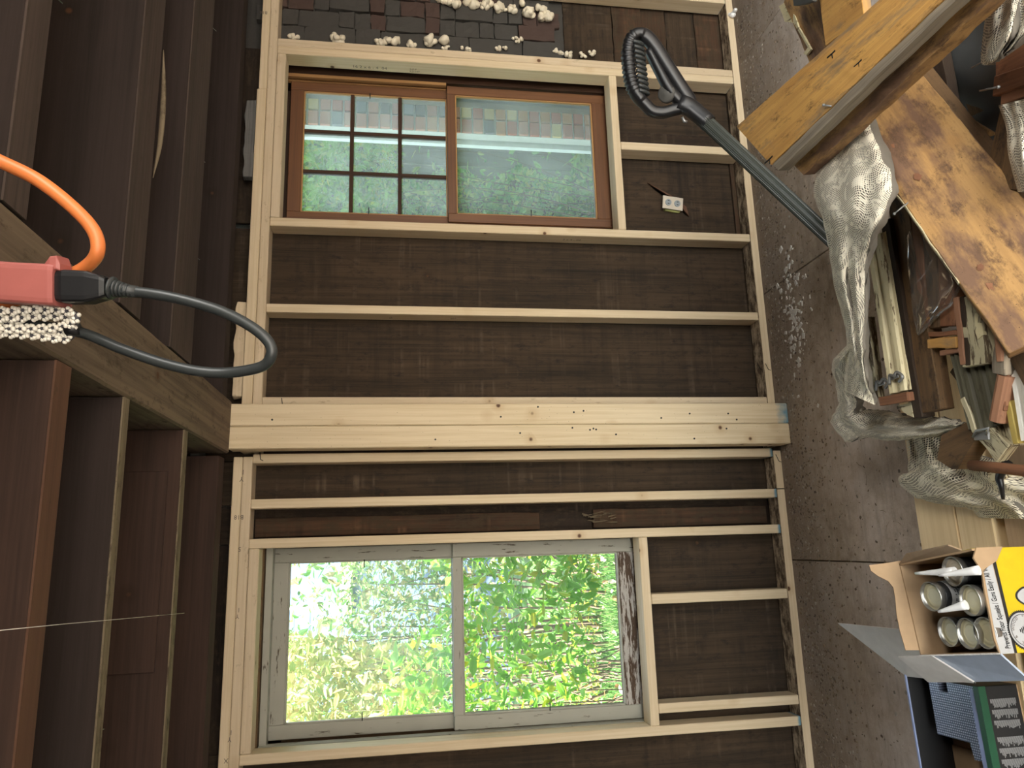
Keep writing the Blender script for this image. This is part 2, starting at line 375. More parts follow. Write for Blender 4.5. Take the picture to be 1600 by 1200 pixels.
M['glass_dusty'] = glass_mat('dusty_glass', .15, (.93, 1, .97)); M['glass_mid'] = glass_mat('hazy_glass', .05, (.95, 1, .98)); M['glass_clear'] = glass_mat('clear_glass', .02, (.98, 1, .98))
def plastic_sheet():
    q = N('clear_plastic_film'); tr = q.n('BsdfTransparent'); tr.inputs[0].default_value = (.92, .92, .9, 1); gl = q.n('BsdfGlossy'); gl.inputs['Roughness'].default_value = .08
    df = q.n('BsdfDiffuse'); df.inputs[0].default_value = (.8, .8, .78, 1)
    lw = q.n('LayerWeight'); lw.inputs[0].default_value = .35; m1 = q.n('MixShader'); q.L(q.mr(lw.outputs[0], 0, 1, .06, .5), m1.inputs[0]); q.L(tr.outputs[0], m1.inputs[1]); q.L(gl.outputs[0], m1.inputs[2])
    st = q.noise(q.map(q.coord('UV'), (6, 60, 1)), 1, 3); m2 = q.n('MixShader'); q.L(q.mr(st, .62, .75, .04, .35), m2.inputs[0]); q.L(m1.outputs[0], m2.inputs[1]); q.L(df.outputs[0], m2.inputs[2])
    q.L(m2.outputs[0], q.out.inputs[0]); return q.m
M['film'] = plastic_sheet()
def lace_mat(name, net, floral, c):
    """net of threads with denser woven flowers; the holes are real transparency"""
    q = N(name); uv = q.coord('UV'); sx = q.n('SeparateXYZ'); q.L(uv, sx.inputs[0])
    def w(o, per): return q.math('ABSOLUTE', q.math('SINE', q.math('MULTIPLY', o, math.pi/per)))
    hole = q.math('MULTIPLY', q.mr(w(sx.outputs[0], net), .45, .6), q.mr(w(sx.outputs[1], net), .45, .6))
    fl = q.noise(q.map(uv, (1, 1, 1)), floral, 2, .5, .5); v2 = q.voro(uv, floral*1.1)
    dense = q.math('MAXIMUM', q.mr(fl, .55, .60), q.mr(v2, .20, .26, 1, 0)); ring = q.math('MULTIPLY', q.mr(v2, .28, .32), q.mr(v2, .36, .4, 1, 0))
    h = q.math('MULTIPLY', hole, q.math('SUBTRACT', 1.0, q.math('MULTIPLY', dense, .85))); h = q.math('MULTIPLY', h, q.math('SUBTRACT', 1.0, ring))
    al = q.math('SUBTRACT', 1.0, h); q.L(al, q.b.inputs['Alpha'])
    q.col(q.mix(q.noise(uv, 9, 4), tuple(x*.72 for x in c), c)); q.rough(.9); q.bump(q.math('ADD', dense, q.math('MULTIPLY', hole, -.4)), .5, .0015); q.b.inputs['Specular IOR Level'].default_value = .1
    return q.m
M['lace'] = lace_mat('fine_lace', .0062, 26, (.90, .83, .66)); M['lace2'] = lace_mat('coarse_lace', .0085, 24, (.90, .83, .64))
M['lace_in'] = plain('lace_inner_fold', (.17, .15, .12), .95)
M['tarp'] = plain('dark_grey_sheet', (.045, .047, .045), .5, bumpn=.5, sc=12)
def leaf_mat(name, cols, tr=.45, rough=.45):
    q = N(name); g = q.n('NewGeometry'); oi = q.n('ObjectInfo'); r = q.math('FRACT', q.math('ADD', g.outputs['Random Per Island'], oi.outputs['Random']))
    n_ = len(cols); c = q.ramp(r, [(i/(n_-1), k) for i, k in enumerate(cols)])
    q.col(c); q.rough(rough); tl = q.n('BsdfTranslucent'); q.L(q.mix(.0, c, c), tl.inputs[0]); mx = q.n('MixShader'); mx.inputs[0].default_value = tr
    q.L(q.b.outputs[0], mx.inputs[1]); q.L(tl.outputs[0], mx.inputs[2]); q.L(mx.outputs[0], q.out.inputs[0]); return q.m
M['leaf'] = leaf_mat('shrub_leaf', ((.09, .26, .015), (.15, .36, .03), (.24, .44, .06), (.12, .32, .03), (.42, .42, .02)), .38, .3)
M['leaf_f'] = leaf_mat('tree_leaf', ((.06, .17, .03), (.14, .26, .08), (.26, .32, .12), (.32, .26, .12), (.10, .22, .06)))
M['ivy'] = leaf_mat('ivy_leaf', ((.10, .30, .08), (.20, .44, .12), (.30, .50, .15), (.50, .55, .16), (.15, .38, .12)))
M['grass'] = leaf_mat('grass_blade', ((.06, .19, .035), (.10, .25, .05), (.20, .26, .09), (.08, .21, .04)), .3)
M['litter'] = leaf_mat('fallen_leaf', ((.50, .22, .10), (.62, .45, .30), (.45, .30, .12), (.65, .60, .50)), .2)
M['lawn'] = plain('lawn_soil', (.05, .11, .03), .95, bumpn=.5, sc=20)
M['bark'] = plain('bark', (.14, .10, .07), .9, bumpn=.8, sc=60)
M['fence'] = wood('weathered_fence', (.17, .165, .155), (.055, .053, .05), .1, rough=.9, bumps=.8)
M['bluehouse'] = plain('pale_blue_house', (.10, .15, .25), .8); M['whitepaint'] = plain('white_paint', (.75, .76, .76), .6)
BR = [plain('brick_%s' % n_, c, .9, bumpn=.6, sc=60) for n_, c in (('red', (.42, .10, .06)), ('pink', (.50, .22, .16)), ('grey', (.16, .17, .20)), ('buff', (.55, .40, .18)), ('dark', (.12, .10, .12)), ('orange', (.48, .20, .08)), ('red_dull', (.38, .14, .10)))]
M['mortar_l'] = plain('pale_mortar', (.55, .54, .51), .95)
M['garageglass'] = M['glass_clear']

# ---------------------------------------------------------------- the room shell
YF, YB = 3.10, 3.189
def struct(o): o['kind'] = 'structure'; return o
floor = struct(box('floor', (-3.2, -3.3, -.06), (4.8, 3.36, -.022), M['lumber2'], bev=0))
for x0, x1, y0, y1 in ((-3.2, -1.35, -3.3, 3.34), (-1.347, -.104, -1.4, 2.196), (-1.347, -.104, 2.2, 3.34), (-.1, 1.12, -1.0, 2.196), (-.1, 1.12, 2.2, 3.34), (1.124, 2.34, -1.4, 1.6), (1.124, 2.34, 1.603, 3.34), (2.343, 4.8, -1.4, 3.34), (-1.347, -.1, -3.3, -1.403), (-.1, 4.8, -3.3, -1.403)):
    box('floor_panel', (x0, y0, -.022), (x1-.001, y1-.001, 0), M['floor'], floor, bev=.0015)
# grit and chips swept along the wall
def scatter(name, mat, n, fn, size, parent=None, flat=.3, kind='stuff'):
    vs = []; fs = []
    for i in range(n):
        x, y, z = fn(); s = random.uniform(*size); a = random.random()*6.28; e = random.uniform(.25, 1)
        ca, sa = math.cos(a)*s, math.sin(a)*s; h = s*flat; b = len(vs)
        for dx, dy in ((-1, -e), (1, -e*.7), (.8, e), (-.9, e*.8)): vs.append((x+dx*ca-dy*sa, y+dx*sa+dy*ca, z+h))
        for dx, dy in ((-1.2, -e*1.2), (1.2, -e), (1, e*1.2), (-1.1, e)): vs.append((x+dx*ca-dy*sa, y+dx*sa+dy*ca, z))
        fs += [(b, b+1, b+2, b+3)]+[(b+j, b+4+j, b+4+(j+1) % 4, b+(j+1) % 4) for j in range(4)]
    me = bpy.data.meshes.new(name); me.from_pydata(vs, [], fs); me.materials.append(mat); me.update()
    o = link(name, me, parent); o['kind'] = kind; return o
CH = leaf_mat('wood_chips', ((.30, .23, .15), (.14, .10, .06), (.42, .38, .32), (.08, .055, .04), (.20, .15, .10)), 0, .9)
def floorpt():
    x = random.uniform(-1.1, 2.6); y = 3.08-abs(random.gauss(0, .17)) if random.random() < .7 else random.uniform(1.9, 3.05); return x, y, 0
fl_d = scatter('floor_grit', CH, 5200, floorpt, (.0015, .0055)); fl_d['label'] = 'fine grit and wood crumbs strewn on the floor along the wall'; fl_d['category'] = 'debris'
def heap():
    x, y = random.gauss(.95, .13), random.gauss(2.86, .05); return x, y, 0
pc = scatter('plaster_crumb', plain('plaster_crumb', (.6, .57, .52), .9), 150, heap, (.003, .012)); tag(pc, 'pale plaster crumbs on the floor beyond the bunched lace', 'debris')
def straw(name, n, fn, L, mat):
    bm = bmesh.new()
    for i in range(n):
        x, y, z = fn(); a = random.random()*6.28; l = random.uniform(*L); w = random.uniform(.0006, .0014); d = Vector((math.cos(a), math.sin(a), 0)); s = Vector((-d.y, d.x, 0))
        p = Vector((x, y, z+.0015)); q = p+d*l*.5+s*l*random.uniform(-.2, .2)+Vector((0, 0, .002)); e = p+d*l
        vs = [bm.verts.new(v) for v in (p-s*w, p+s*w, q+s*w, q-s*w, e+s*w*.3, e-s*w*.3)]
        bm.faces.new(vs[:4]); bm.faces.new((vs[3], vs[2], vs[4], vs[5]))
    return mesh_from(name, bm, mat)
st = straw('straw_shred', 420, floorpt, (.01, .05), M['joist_b']); st['kind'] = 'stuff'; tag(st, 'dry straw shreds and splinters scattered over the subfloor', 'debris')

wall = struct(empty('wall_back', (0, 3.1, 0)))
# outer skin of siding, left open at the two windows
bm = bmesh.new()
for x0, x1, z0, z1 in ((-3.2, -.79, -.1, 2.8), (.03, 1.42, -.1, 2.8), (2.33, 4.8, -.1, 2.8), (-.79, .03, -.1, .62), (-.79, .03, 2.27, 2.8), (1.42, 2.33, -.1, .62), (1.42, 2.33, 2.27, 2.8)):
    bm_box(bm, (x1-x0, .03, z1-z0), Matrix.Translation(((x0+x1)/2, .265, (z0+z1)/2)))
mesh_from('siding', bm, M['siding'], wall)
def wb(name, lo, hi, mat, **k): return box(name, lo, hi, mat, wall, **k)
def sheet(x0, x1, z0, z1, mat, y=3.2, t=.02, seg=1, rough=0): return wb('sheathing_board', (x0, y, z0), (x1, y+t, z1), mat, seg=seg, rough=rough)
sheet(-3.2, -1.2, 0, 2.5, M['sheath']); sheet(-1.196, -.757, 0, 2.5, M['sheath'])
sheet(-.753, -.262, 0, .64, M['sheath']); sheet(-.235, .03, .018, .64, M['sheath'], seg=14, rough=.006); sheet(-.24, .03, 0, .62, M['rot'], y=3.235, t=.015)
sheet(-.757, .03, 2.255, 2.5, M['sheath2']); sheet(.034, .188, 0, 2.5, M['sheath2'], y=3.225); sheet(.192, .37, 0, 2.5, M['sheath']); sheet(.372, .608, 0, 2.5, M['sheath'])
sheet(.612, 1.011, 0, 2.5, M['sheath']); sheet(1.014, 1.415, 0, 2.5, M['sheath'])
sheet(1.44, 1.86, .06, .63, M['sheath']); sheet(1.44, 1.86, 0, .056, M['rot'], y=3.195); sheet(1.863, 2.0, 0, .63, M['sheath2']); sheet(2.003, 2.285, 0, .63, M['sheath'], y=3.21); sheet(1.44, 2.33, 2.275, 2.5, M['sheath2'])
sheet(2.77, 4.8, 0, 2.5, M['sheath'])
for z0, z1, mt in ((0, .17, 'rot'), (.173, .33, 'sheath'), (.334, .46, 'rot'), (.463, .62, 'rot'), (.624, .88, 'sheath')): sheet(2.325, 2.765, z0, z1, M[mt], y=3.2+random.uniform(0, .01), seg=8, rough=.006)
# old stud with torn splinters between two new studs
wb('old_stud', (.06, 3.20, 1.10), (.135, 3.224, 2.29), M['rot'], seg=10, rough=.004); wb('old_stud', (.06, 3.195, .05), (.14, 3.224, .86), M['rot'], seg=10, rough=.004)
bm = bmesh.new()
for i in range(16):
    p = Vector((random.uniform(.07, .13), random.uniform(.08, .1), random.uniform(.75, .95))); d = Vector((random.uniform(-.3, .3), -.2, random.choice((-1, 1)))).normalized()
    tube(bm, (p, p+d*random.uniform(.02, .06)), .002, 4, rfun=lambda t: .003*(1-t)+.0004)
mesh_from('splinter', bm, M['joist_b'], wall)['kind'] = 'stuff'
# masonry of the old chimney
bm = bmesh.new(); bm_box(bm, (.45, .02, 1.62), Matrix.Translation((2.545, .125, 1.69))); mesh_from('mortar_bed', bm, M['mortar'], wall)
def stone(name, x0, x1, z0, z1, mat, y=.0):
    bm = bmesh.new(); s = Vector((x1-x0-.006, .05, z1-z0-.006)); bmesh.ops.create_cube(bm, size=1)
    bmesh.ops.subdivide_edges(bm, edges=bm.edges[:], cuts=2, use_grid_fill=True); sd = random.random()*50
    for v in bm.verts:
        v.co = Vector((v.co.x*s.x, v.co.y*s.y, v.co.z*s.z)); n_ = noise.noise_vector(v.co*25+Vector((sd, 0, 0))); v.co += n_*.007
    return mesh_from(name, bm, mat, wall, loc=((x0+x1)/2, .115+y, (z0+z1)/2))
z = .9
for i, hgt in enumerate((.20, .27, .13, .30, .12, .24, .14)):
    stone('chimney_block', 2.325, 2.47, z, z+hgt, M['block'], random.uniform(-.006, .008)); z += hgt
for x0, x1, off in ((2.47, 2.56, .03), (2.56, 2.65, 0), (2.65, 2.765, .05)):
    z = .9+off
    while z < 2.36:
        hgt = random.choice((.075, .075, .12, .19)); stone('chimney_brick', x0, x1, z, min(z+hgt, 2.42), random.choice((M['brick_old'], M['block'], M['block'])), random.uniform(-.01, .012)); z += hgt
def blob(name, c, r, mat, parent, k=9, spread=(1, 1, 1), tiny=.4, lump=True):
    bm = bmesh.new()
    for i in range(k):
        p = Vector(c)+Vector([random.gauss(0, .5)*r*s for s in spread]); rr = r*random.uniform(tiny, .8)
        t = bmesh.ops.create_icosphere(bm, subdivisions=2, radius=rr, matrix=Matrix.Translation(p)); sd = random.random()*9
        for v in t['verts']: v.co += noise.noise_vector(v.co*35+Vector((sd, 0, 0)))*rr*.45; 
    return mesh_from(name, bm, mat, parent, True)
for px, py, r in ((458, 57, .02), (524, 60, .03), (592, 66, .022), (614, 64, .026), (640, 68, .018), (673, 62, .034), (697, 76, .014), (728, 77, .017), (782, 75, .014), (805, 61, .017), (872, 82, .016), (890, 84, .018), (908, 86, .014), (925, 83, .014)):
    p = atY(px, py, 3.18)-Vector((0, 3.1, 0)); blob('foam_blob', p, r, M['foam'], wall, 6, (.7, .6, 1.6))
for px, py, r in ((706, 2, .03), (735, 3, .03), (760, 5, .026), (780, 9, .028), (800, 13, .026), (822, 16, .035), (848, 20, .03), (858, 27, .022), (690, 0, .02)):
    p = atY(px, py, 3.17)-Vector((0, 3.1, 0)); blob('foam_blob', p, r, M['foam'], wall, 12, (.8, .5, 1.1), .2)
# framing: members in the plane YF..YB
def mem(name, x0, x1, z0, z1, mat='pine', y0=YF, y1=YB, uoff=None): return wb(name, (x0, y0, z0), (x1, y1, z1), M[mat], bev=.003, uoff=uoff)
for x0, x1, z1, mt in ((-1.22, -1.182, 2.291, 'pine'), (-.776, -.738, 2.291, 'pine_blue'), (.014, .052, 2.291, 'pine_blue'), (.170, .208, 2.291, 'pine_blue'), (.352, .390, 2.291, 'pine_blue'), (.588, .626, 2.265, 'pine2'), (.994, 1.032, 2.265, 'pine'), (1.388, 1.427, 2.265, 'pine_blue'), (2.281, 2.32, 2.265, 'pine2'), (2.71, 2.748, 2.265, 'pine_blue'), (3.2, 3.238, 2.265, 'pine'), (3.7, 3.738, 2.265, 'pine')):
    mem('stud', x0, x1, .038, z1, mt)
mem('trimmer_stud', 2.241, 2.28, .038, 2.265, 'pine_blue')
for x0, x1 in ((-.263, -.222), (-.692, -.654), (1.843, 1.884)): mem('cripple_stud', x0, x1, .038, .652)
mem('window_sill_plate', 1.4275, 2.2405, .653, .691, 'pine'); mem('window_sill_plate', -.7375, .0135, .653, .691, 'pine')
mem('header_plate', 1.4275, 2.2405, 2.225, 2.264, 'pine2'); mem('header_plate', -.7375, .0135, 2.251, 2.29, 'pine2')
mem('top_plate', -3.2, .379, 2.2915, 2.329, 'pine2'); mem('top_plate', -3.2, .379, 2.330, 2.366, 'pine')
mem('top_plate', .40, 4.8, 2.2655, 2.303, 'pine2'); mem('top_plate', .40, 2.05, 2.304, 2.345, 'pine', y0=YF-.004); mem('top_plate', 2.051, 4.8, 2.304, 2.339, 'pine')
# bottom plate in three lengths, one with a waney edge
for x0, x1, mt in ((.40, 4.8, 'pine_sill'), (.21, .379, 'pine_sill')): mem('bottom_plate', x0, x1, 0, .037, mt); 
bm = bmesh.new(); bm_box(bm, (3.405, .089, .037), None, 0, 60, .001)
for v in bm.verts:
    if v.co.y < 0 and v.co.z < 0: v.co.z += max(0, noise.noise(Vector((v.co.x*5, 3, 0))))*.022
    if v.co.y < 0: v.co.y += noise.noise(Vector((v.co.x*7, 0, 0)))*.004
mesh_from('bottom_plate', bm, M['pine_sill'], wall, loc=(-1.4975, YF+.0445-3.1, .0185))
# clean front strips of the plates (sawn face)
for x0, x1 in ((.40, 4.8), (.21, .379), (-3.2, .205)): wb('plate_face', (x0, YF-.0015, .002), (x1, YF, .036), M['pine'], bev=0)
# loose bits above the top plate
def torn(name, x0, x1, z0, z1, y0, y1, mat):
    bm = bmesh.new(); bm_box(bm, (x1-x0, y1-y0, z1-z0), None, .009, 14, .003); return mesh_from(name, bm, mat, wall, loc=((x0+x1)/2, (y0+y1)/2-3.1, (z0+z1)/2))
torn('torn_batten', 1.62, 2.0, 2.346, 2.392, 3.11, 3.15, M['fence']); torn('torn_batten', .63, 1.04, 2.346, 2.388, 3.11, 3.15, M['pine2'])
# pencil marks and grade stamps on the lumber
def mark(px, py, y, txt, size, rotz=0, mat='pencil', lie='front'):
    p = atY(px, py, y)
    if lie == 'front': Mx = Matrix.Translation(p) @ Matrix.Rotation(math.pi/2, 4, 'X') @ Matrix.Rotation(rotz, 4, 'Z')
    else: Mx = Matrix.Translation(p) @ Matrix(((0, 0, -1, 0), (0, -1, 0, 0), (-1, 0, 0, 0), (0, 0, 0, 1)))
    t = text('grade_stamp', txt, size, M[mat], Mx, None, .00012); t.parent = wall; t.matrix_basis = Matrix.Translation((0, -3.1, 0)) @ Mx
    return t
for px, py, tx, s in ((381, 745, 'Y\nI', .035), (381, 805, 'B18', .03), (377, 855, '5', .03), (374, 960, 'Y\nI', .03), (362, 1152, 'Y\nI', .03), (357, 1185, 'X', .03), (418, 18, 'B16', .028)):
    mark(px, py, YF-.0022, tx, s*.8, math.pi/2)
bm = bmesh.new()
def side_text(x, y, z, txt, size):
    Mx = Matrix(((0, 0, -1, x), (0, -1, 0, y), (-1, 0, 0, z), (0, 0, 0, 1))); t = text('grade_stamp', txt, size, M['pencil'], Mx, None, .0001); t.parent = wall; t.matrix_basis = Matrix.Translation((0, -3.1, 0)) @ Mx
side_text(2.2404, 3.17, 1.93, '16 2 x 6 - 4  04', .026); side_text(2.2404, 3.16, 1.66, 'S-P-F\nKD-HT', .016); side_text(1.3876, 3.155, .95, '2 x 4 - 04', .022); side_text(.9936, 3.15, 1.75, '18\n04', .014)
side_text(.9936, 3.15, 1.48, 'S-P-F\nKD', .012)

# ---------------------------------------------------------------- windows
def window(name, x0, x1, sash, glassx, upper, lower, mats, muntin, glassm, jambx, panes_rows):
    w = struct(empty(name, ((x0+x1)/2, 3.2, .68))); mj, ms, mb = mats[:3]
    def wx(n_, lo, hi, mat, par=w, **k):
        return box(n_, lo, hi, mat, par, **k)
    jx0, jx1 = jambx
    wx('window_frame', (jx0-.02, 3.19, .62), (jx0, 3.36, 2.27), mj); wx('window_frame', (jx1, 3.19, .62), (jx1+.02, 3.36, 2.27), mj)
    wx('window_frame', (jx0, 3.19, 2.245), (jx1, 3.36, 2.27), mj); wx('window_sill', (jx0, 3.205, .62), (jx1, 3.40, .668), mj)
    def sashf(nm, Y, zb, zt, gz0, gz1, hm, bm_, t=.035):
        s = empty(nm, (0, 0, 0)); s.parent = w; s.location = Vector(((sash[0]+sash[1])/2, Y, zb))-w.location; base = Vector(((sash[0]+sash[1])/2, Y, zb))
        def sb(n_, lo, hi, mat, **k):
            lo, hi = Vector(lo), Vector(hi); bq = bmesh.new(); bm_box(bq, hi-lo, None, 0, 1, k.get('bev', .0025)); return mesh_from(n_, bq, mat, s, loc=(lo+hi)/2-base)
        sb('sash_stile', (sash[0], Y, zb), (glassx[0], Y+t, zt), ms); sb('sash_stile', (glassx[1], Y, zb), (sash[1], Y+t, zt), ms)
        sb('sash_rail', (glassx[0], Y, zb), (glassx[1], Y+t, gz0), bm_); sb('sash_rail', (glassx[0], Y, gz1), (glassx[1], Y+t, zt), hm)
        for e in ((glassx[0], glassx[0]+.006), (glassx[1]-.006, glassx[1])): sb('putty_bead', (e[0], Y+.004, gz0), (e[1], Y+t*.5, gz1), mb, bev=.001)
        for e in ((gz0, gz0+.006), (gz1-.006, gz1)): sb('putty_bead', (glassx[0], Y+.004, e[0]), (glassx[1], Y+t*.5, e[1]), mb, bev=.001)
        return s, sb
    s1, sb1 = sashf('upper_sash', 3.275, 1.435, 2.225, upper[0], upper[1], ms, ms)
    s2, sb2 = sashf('lower_sash', 3.235, .672, 1.478, lower[0], lower[1], ms, mats[3])
    if muntin:
        gx0, gx1 = glassx; xs = [gx0+(gx1-gx0)*i/3 for i in range(4)]; zs = [upper[0]+(upper[1]-upper[0])*i/3 for i in range(4)]
        for i in (1, 2):
            sb1('muntin_bar', (xs[i]-.009, 3.28, upper[0]), (xs[i]+.009, 3.305, upper[1]), M['browndk']); sb1('muntin_bar', (gx0, 3.279, zs[i]-.009), (gx1, 3.304, zs[i]+.009), M['browndk'])
        for i in range(3):
            for j in range(3): sb1('glass_pane', (xs[i]+(.009 if i else 0), 3.293, zs[j]+(.009 if j else 0)), (xs[i+1]-(.009 if i < 2 else 0), 3.296, zs[j+1]-(.009 if j < 2 else 0)), glassm[0], bev=0)
    else: sb1('glass_pane', (glassx[0], 3.293, upper[0]), (glassx[1], 3.296, upper[1]), glassm[0], bev=0)
    sb2('glass_pane', (glassx[0], 3.252, lower[0]), (glassx[1], 3.255, lower[1]), glassm[1], bev=0)
    ox0, ox1 = jx0-.02, jx1+.02
    for lo, hi in (((ox0, 3.311, .62), (glassx[0]-.012, 3.36, 2.29)), ((glassx[1]+.012, 3.311, .62), (ox1, 3.36, 2.29)), ((ox0, 3.311, upper[1]+.012), (ox1, 3.36, 2.30)), ((ox0, 3.271, .62), (ox1, 3.36, lower[0]-.02))): wx('blind_stop', lo, hi, mj)
    # hooks (bent nails) that once held a screen
    for X_, Z_, s, yy in ((glassx[0]+.01, 1.85, s1, 3.27), (glassx[1]-.01, 1.85, s1, 3.27), (glassx[0]+.01, 1.08, s2, 3.23)):
        bq = bmesh.new(); d = 1 if X_ < (x0+x1)/2 else -1
        tube(bq, [Vector((X_-d*.012, yy, Z_)), Vector((X_+d*.018, yy-.006, Z_)), Vector((X_+d*.02, yy+.003, Z_))], .0022, 6)
        o = mesh_from('bent_nail', bq, M['iron'], s); o.location = -(Vector(((sash[0]+sash[1])/2, 3.275 if s is s1 else 3.235, 1.435 if s is s1 else .672)))
    return w
w1 = window('window_1', 1.427, 2.241, (1.497, 2.219), (1.541, 2.173), (1.477, 2.163), (.748, 1.438), (M['browndk'], M['brown'], M['honey'], M['brown']), True, (M['glass_dusty'], M['glass_dusty']), (1.455, 2.29), 3)
for x0, x1, y0, z0, mt in ((2.222, 2.238, 3.238, 1.48, 'honey'), (2.24, 2.289, 3.245, .67, 'browndk'), (2.222, 2.236, 3.276, 1.48, 'honey'), (1.456, 1.494, 3.238, .67, 'brown')): box('window_stop', (x0, y0, z0), (x1, y0+.022, 2.243), M[mt], w1)
w2 = window('window_2', -.738, .014, (-.735, .012), (-.679, -.046), (1.475, 2.158), (.748, 1.438), (M['darkw'], M['grey_paint'], M['grey_paint'], M['grey_peel']), False, (M['glass_mid'], M['glass_clear']), (-.765, .028), 1)
box('window_stop', (-.765, 3.215, 2.215), (.028, 3.262, 2.243), M['grey_paint'], w2)
box('window_stop', (-.765, 3.2, .67), (-.737, 3.24, 2.243), M['grey_paint'], w2)

# ---------------------------------------------------------------- ceiling: deck, joists, beam, post
ceil = struct(empty('ceiling', (0, 0, 2.6)))
for i in range(26):
    y0 = -3.3+i*.26; box('deck_board', (-3.2, y0, 2.60), (4.8, y0+.254, 2.63), M['joist'], ceil, bev=.002)
def joist(y0, y1, x0, x1, mat, matb, h=.24, zb=2.362, rough=0):
    o = box('joist', (x0, y0, zb+.004), (x1, y1, 2.598), M[mat], ceil, bev=.002); box('joist_edge', (x0, y0, zb), (x1, y1, zb+.004), M[matb], ceil, bev=0)
L = -3.1
for y0, y1, mt, mb in ((-2.9, -2.85, 'joist', 'joist_gb'), (-2.3, -2.25, 'joist', 'joist_gb'), (-1.7, -1.65, 'joist', 'joist_gb'), (-1.1, -1.05, 'joist', 'joist_gb'), (-.5, -.45, 'joist', 'joist_gb'), (.08, .13, 'joist', 'joist_gb'), (.52, .57, 'joist', 'joist_gb'), (1.04, 1.09, 'joist', 'joist_gb'),
                       (1.505, 1.572, 'joist_r', 'joist_rb'), (1.868, 1.906, 'joist', 'joist_b'), (2.385, 2.425, 'joist_r', 'joist_b')):
    joist(y0, y1, L, .378, mt, mb)
for y0, y1, mt, mb in ((-2.9, -2.85, 'joist', 'joist_gb'), (-2.3, -2.25, 'joist', 'joist_gb'), (-1.7, -1.65, 'joist', 'joist_gb'), (-1.1, -1.05, 'joist', 'joist_gb'), (-.5, -.45, 'joist', 'joist_gb'), (.08, .13, 'joist', 'joist_gb'), (.6, .66, 'joist', 'joist_gb'), (1.255, 1.335, 'joist', 'joist_gb'), (1.79, 1.93, 'joist', 'joist_gb'), (2.19, 2.41, 'joist', 'joist_gb')):
    joist(y0, y1, .592, 4.7, mt, mb)
box('joist', (L, 2.90, 2.375), (.36, 2.985, 2.598), M['joist_r'], ceil); box('joist', (.61, 3.0, 2.40), (4.7, 3.08, 2.598), M['joist'], ceil)
box('joist', (-.33, 2.377, 2.40), (.25, 2.384, 2.56), M['joist_r'], ceil)
# torn sliver along a right-hand joist
bm = bmesh.new(); tube(bm, spline([Vector((.99, 1.93, 2.358)), Vector((1.1, 1.937, 2.35)), Vector((1.25, 1.94, 2.352)), Vector((1.38, 1.93, 2.358))], 6), .006, 6, rfun=lambda t: .007*math.sin(math.pi*t)+.001); o = mesh_from('splinter', bm, M['joist_b'], ceil); o.location = -ceil.location
# nails poking from the joist edges
bm = bmesh.new()
for i in range(60):
    X = random.choice((random.uniform(-.7, .37), random.uniform(.62, 2.2))); Y = random.choice((1.89, 2.41, 1.9) if X < .38 else (1.33, 1.93, 2.41)); p = Vector((X, Y+.0, 2.363+random.uniform(0, .04)))
    tube(bm, (p, p+Vector((random.uniform(-.01, .01), .03, random.uniform(-.01, .008)))), .0011, 5)
o = mesh_from('nail_point', bm, M['steel'], ceil); o.location = -ceil.location; o['kind'] = 'stuff'
bm = bmesh.new(); bm_box(bm, (.208, 6.3, .235), None, .003, 20, .006)
beam = mesh_from('ceiling_beam', bm, M['beam'], None, loc=(.485, -.15, 2.479)); tag(beam, 'thick old rough-sawn beam running overhead to the top of the pale post', 'beam')
cam_low = 0
for x0, x1, mt, lb in ((.398, .4875, 'pine_post', 'pale pine post timber with large knots, the left one of the pair under the beam'), (.489, .5785, 'pine_post_blue', 'pale pine post timber with a blue-stained foot, under the beam')):
    o = box('post_timber', (x0, 3.0, 0), (x1, 3.0885, 2.37), M[mt], None, bev=.004); tag(o, lb, 'post')
    bm = bmesh.new()
    for i in range(9):
        z = random.uniform(.1, 2.3); X = random.uniform(-.035, .035); bmesh.ops.create_cone(bm, cap_ends=True, radius1=.004, radius2=.004, depth=.003, segments=8, matrix=Matrix.Translation((X, -.0448, z-1.185)) @ Matrix.Rotation(math.pi/2, 4, 'X'))
    n_ = mesh_from('nail_head', bm, M['iron'], o); n_['kind'] = 'stuff'
# bent nails on stud edges
for px, py, y in ((406, 707, 3.095), (440, 622, 3.095), (1196, 568, 3.095), (1212, 710, 3.0), (1183, 567, 3.1)):
    p = atY(px, py, y); bm = bmesh.new(); tube(bm, (p, p+Vector((-.03, -.01, -.006)), p+Vector((-.035, -.012, -.016))), .0016, 6); o = mesh_from('bent_nail', bm, M['iron'], wall); o.location = (0, -3.1, 0)

# side walls, back wall with the wide open door the light comes through
struct(box('wall_left', (-3.26, -3.3, 0), (-3.2, 3.36, 2.6), M['rooftop'], bev=0)); struct(box('wall_right', (4.8, -3.3, 0), (4.86, 3.36, 2.6), M['rooftop'], bev=0))
bm = bmesh.new()
for x0, x1, z0, z1 in ((-3.2, -2.2, 0, 2.6), (3.9, 4.8, 0, 2.6), (-2.2, 3.9, 2.25, 2.6)): bm_box(bm, (x1-x0, .1, z1-z0), Matrix.Translation(((x0+x1)/2, -3.35, (z0+z1)/2)))
struct(mesh_from('wall_front', bm, M['rooftop']))
struct(box('trim_1', (-3.4, -3.5, 2.63), (5, 3.6, 2.70), M['rooftop'], bev=0))
struct(box('shade_storey', (-3.4, -3.4, 2.705), (6.5, 3.45, 6.4), M['siding'], bev=0))  # unseen upper storey, added to keep sun off the garden behind the brown window
struct(box('driveway', (-7, -14, -.16), (9, -3.36, -.03), M['asphalt'], bev=0))

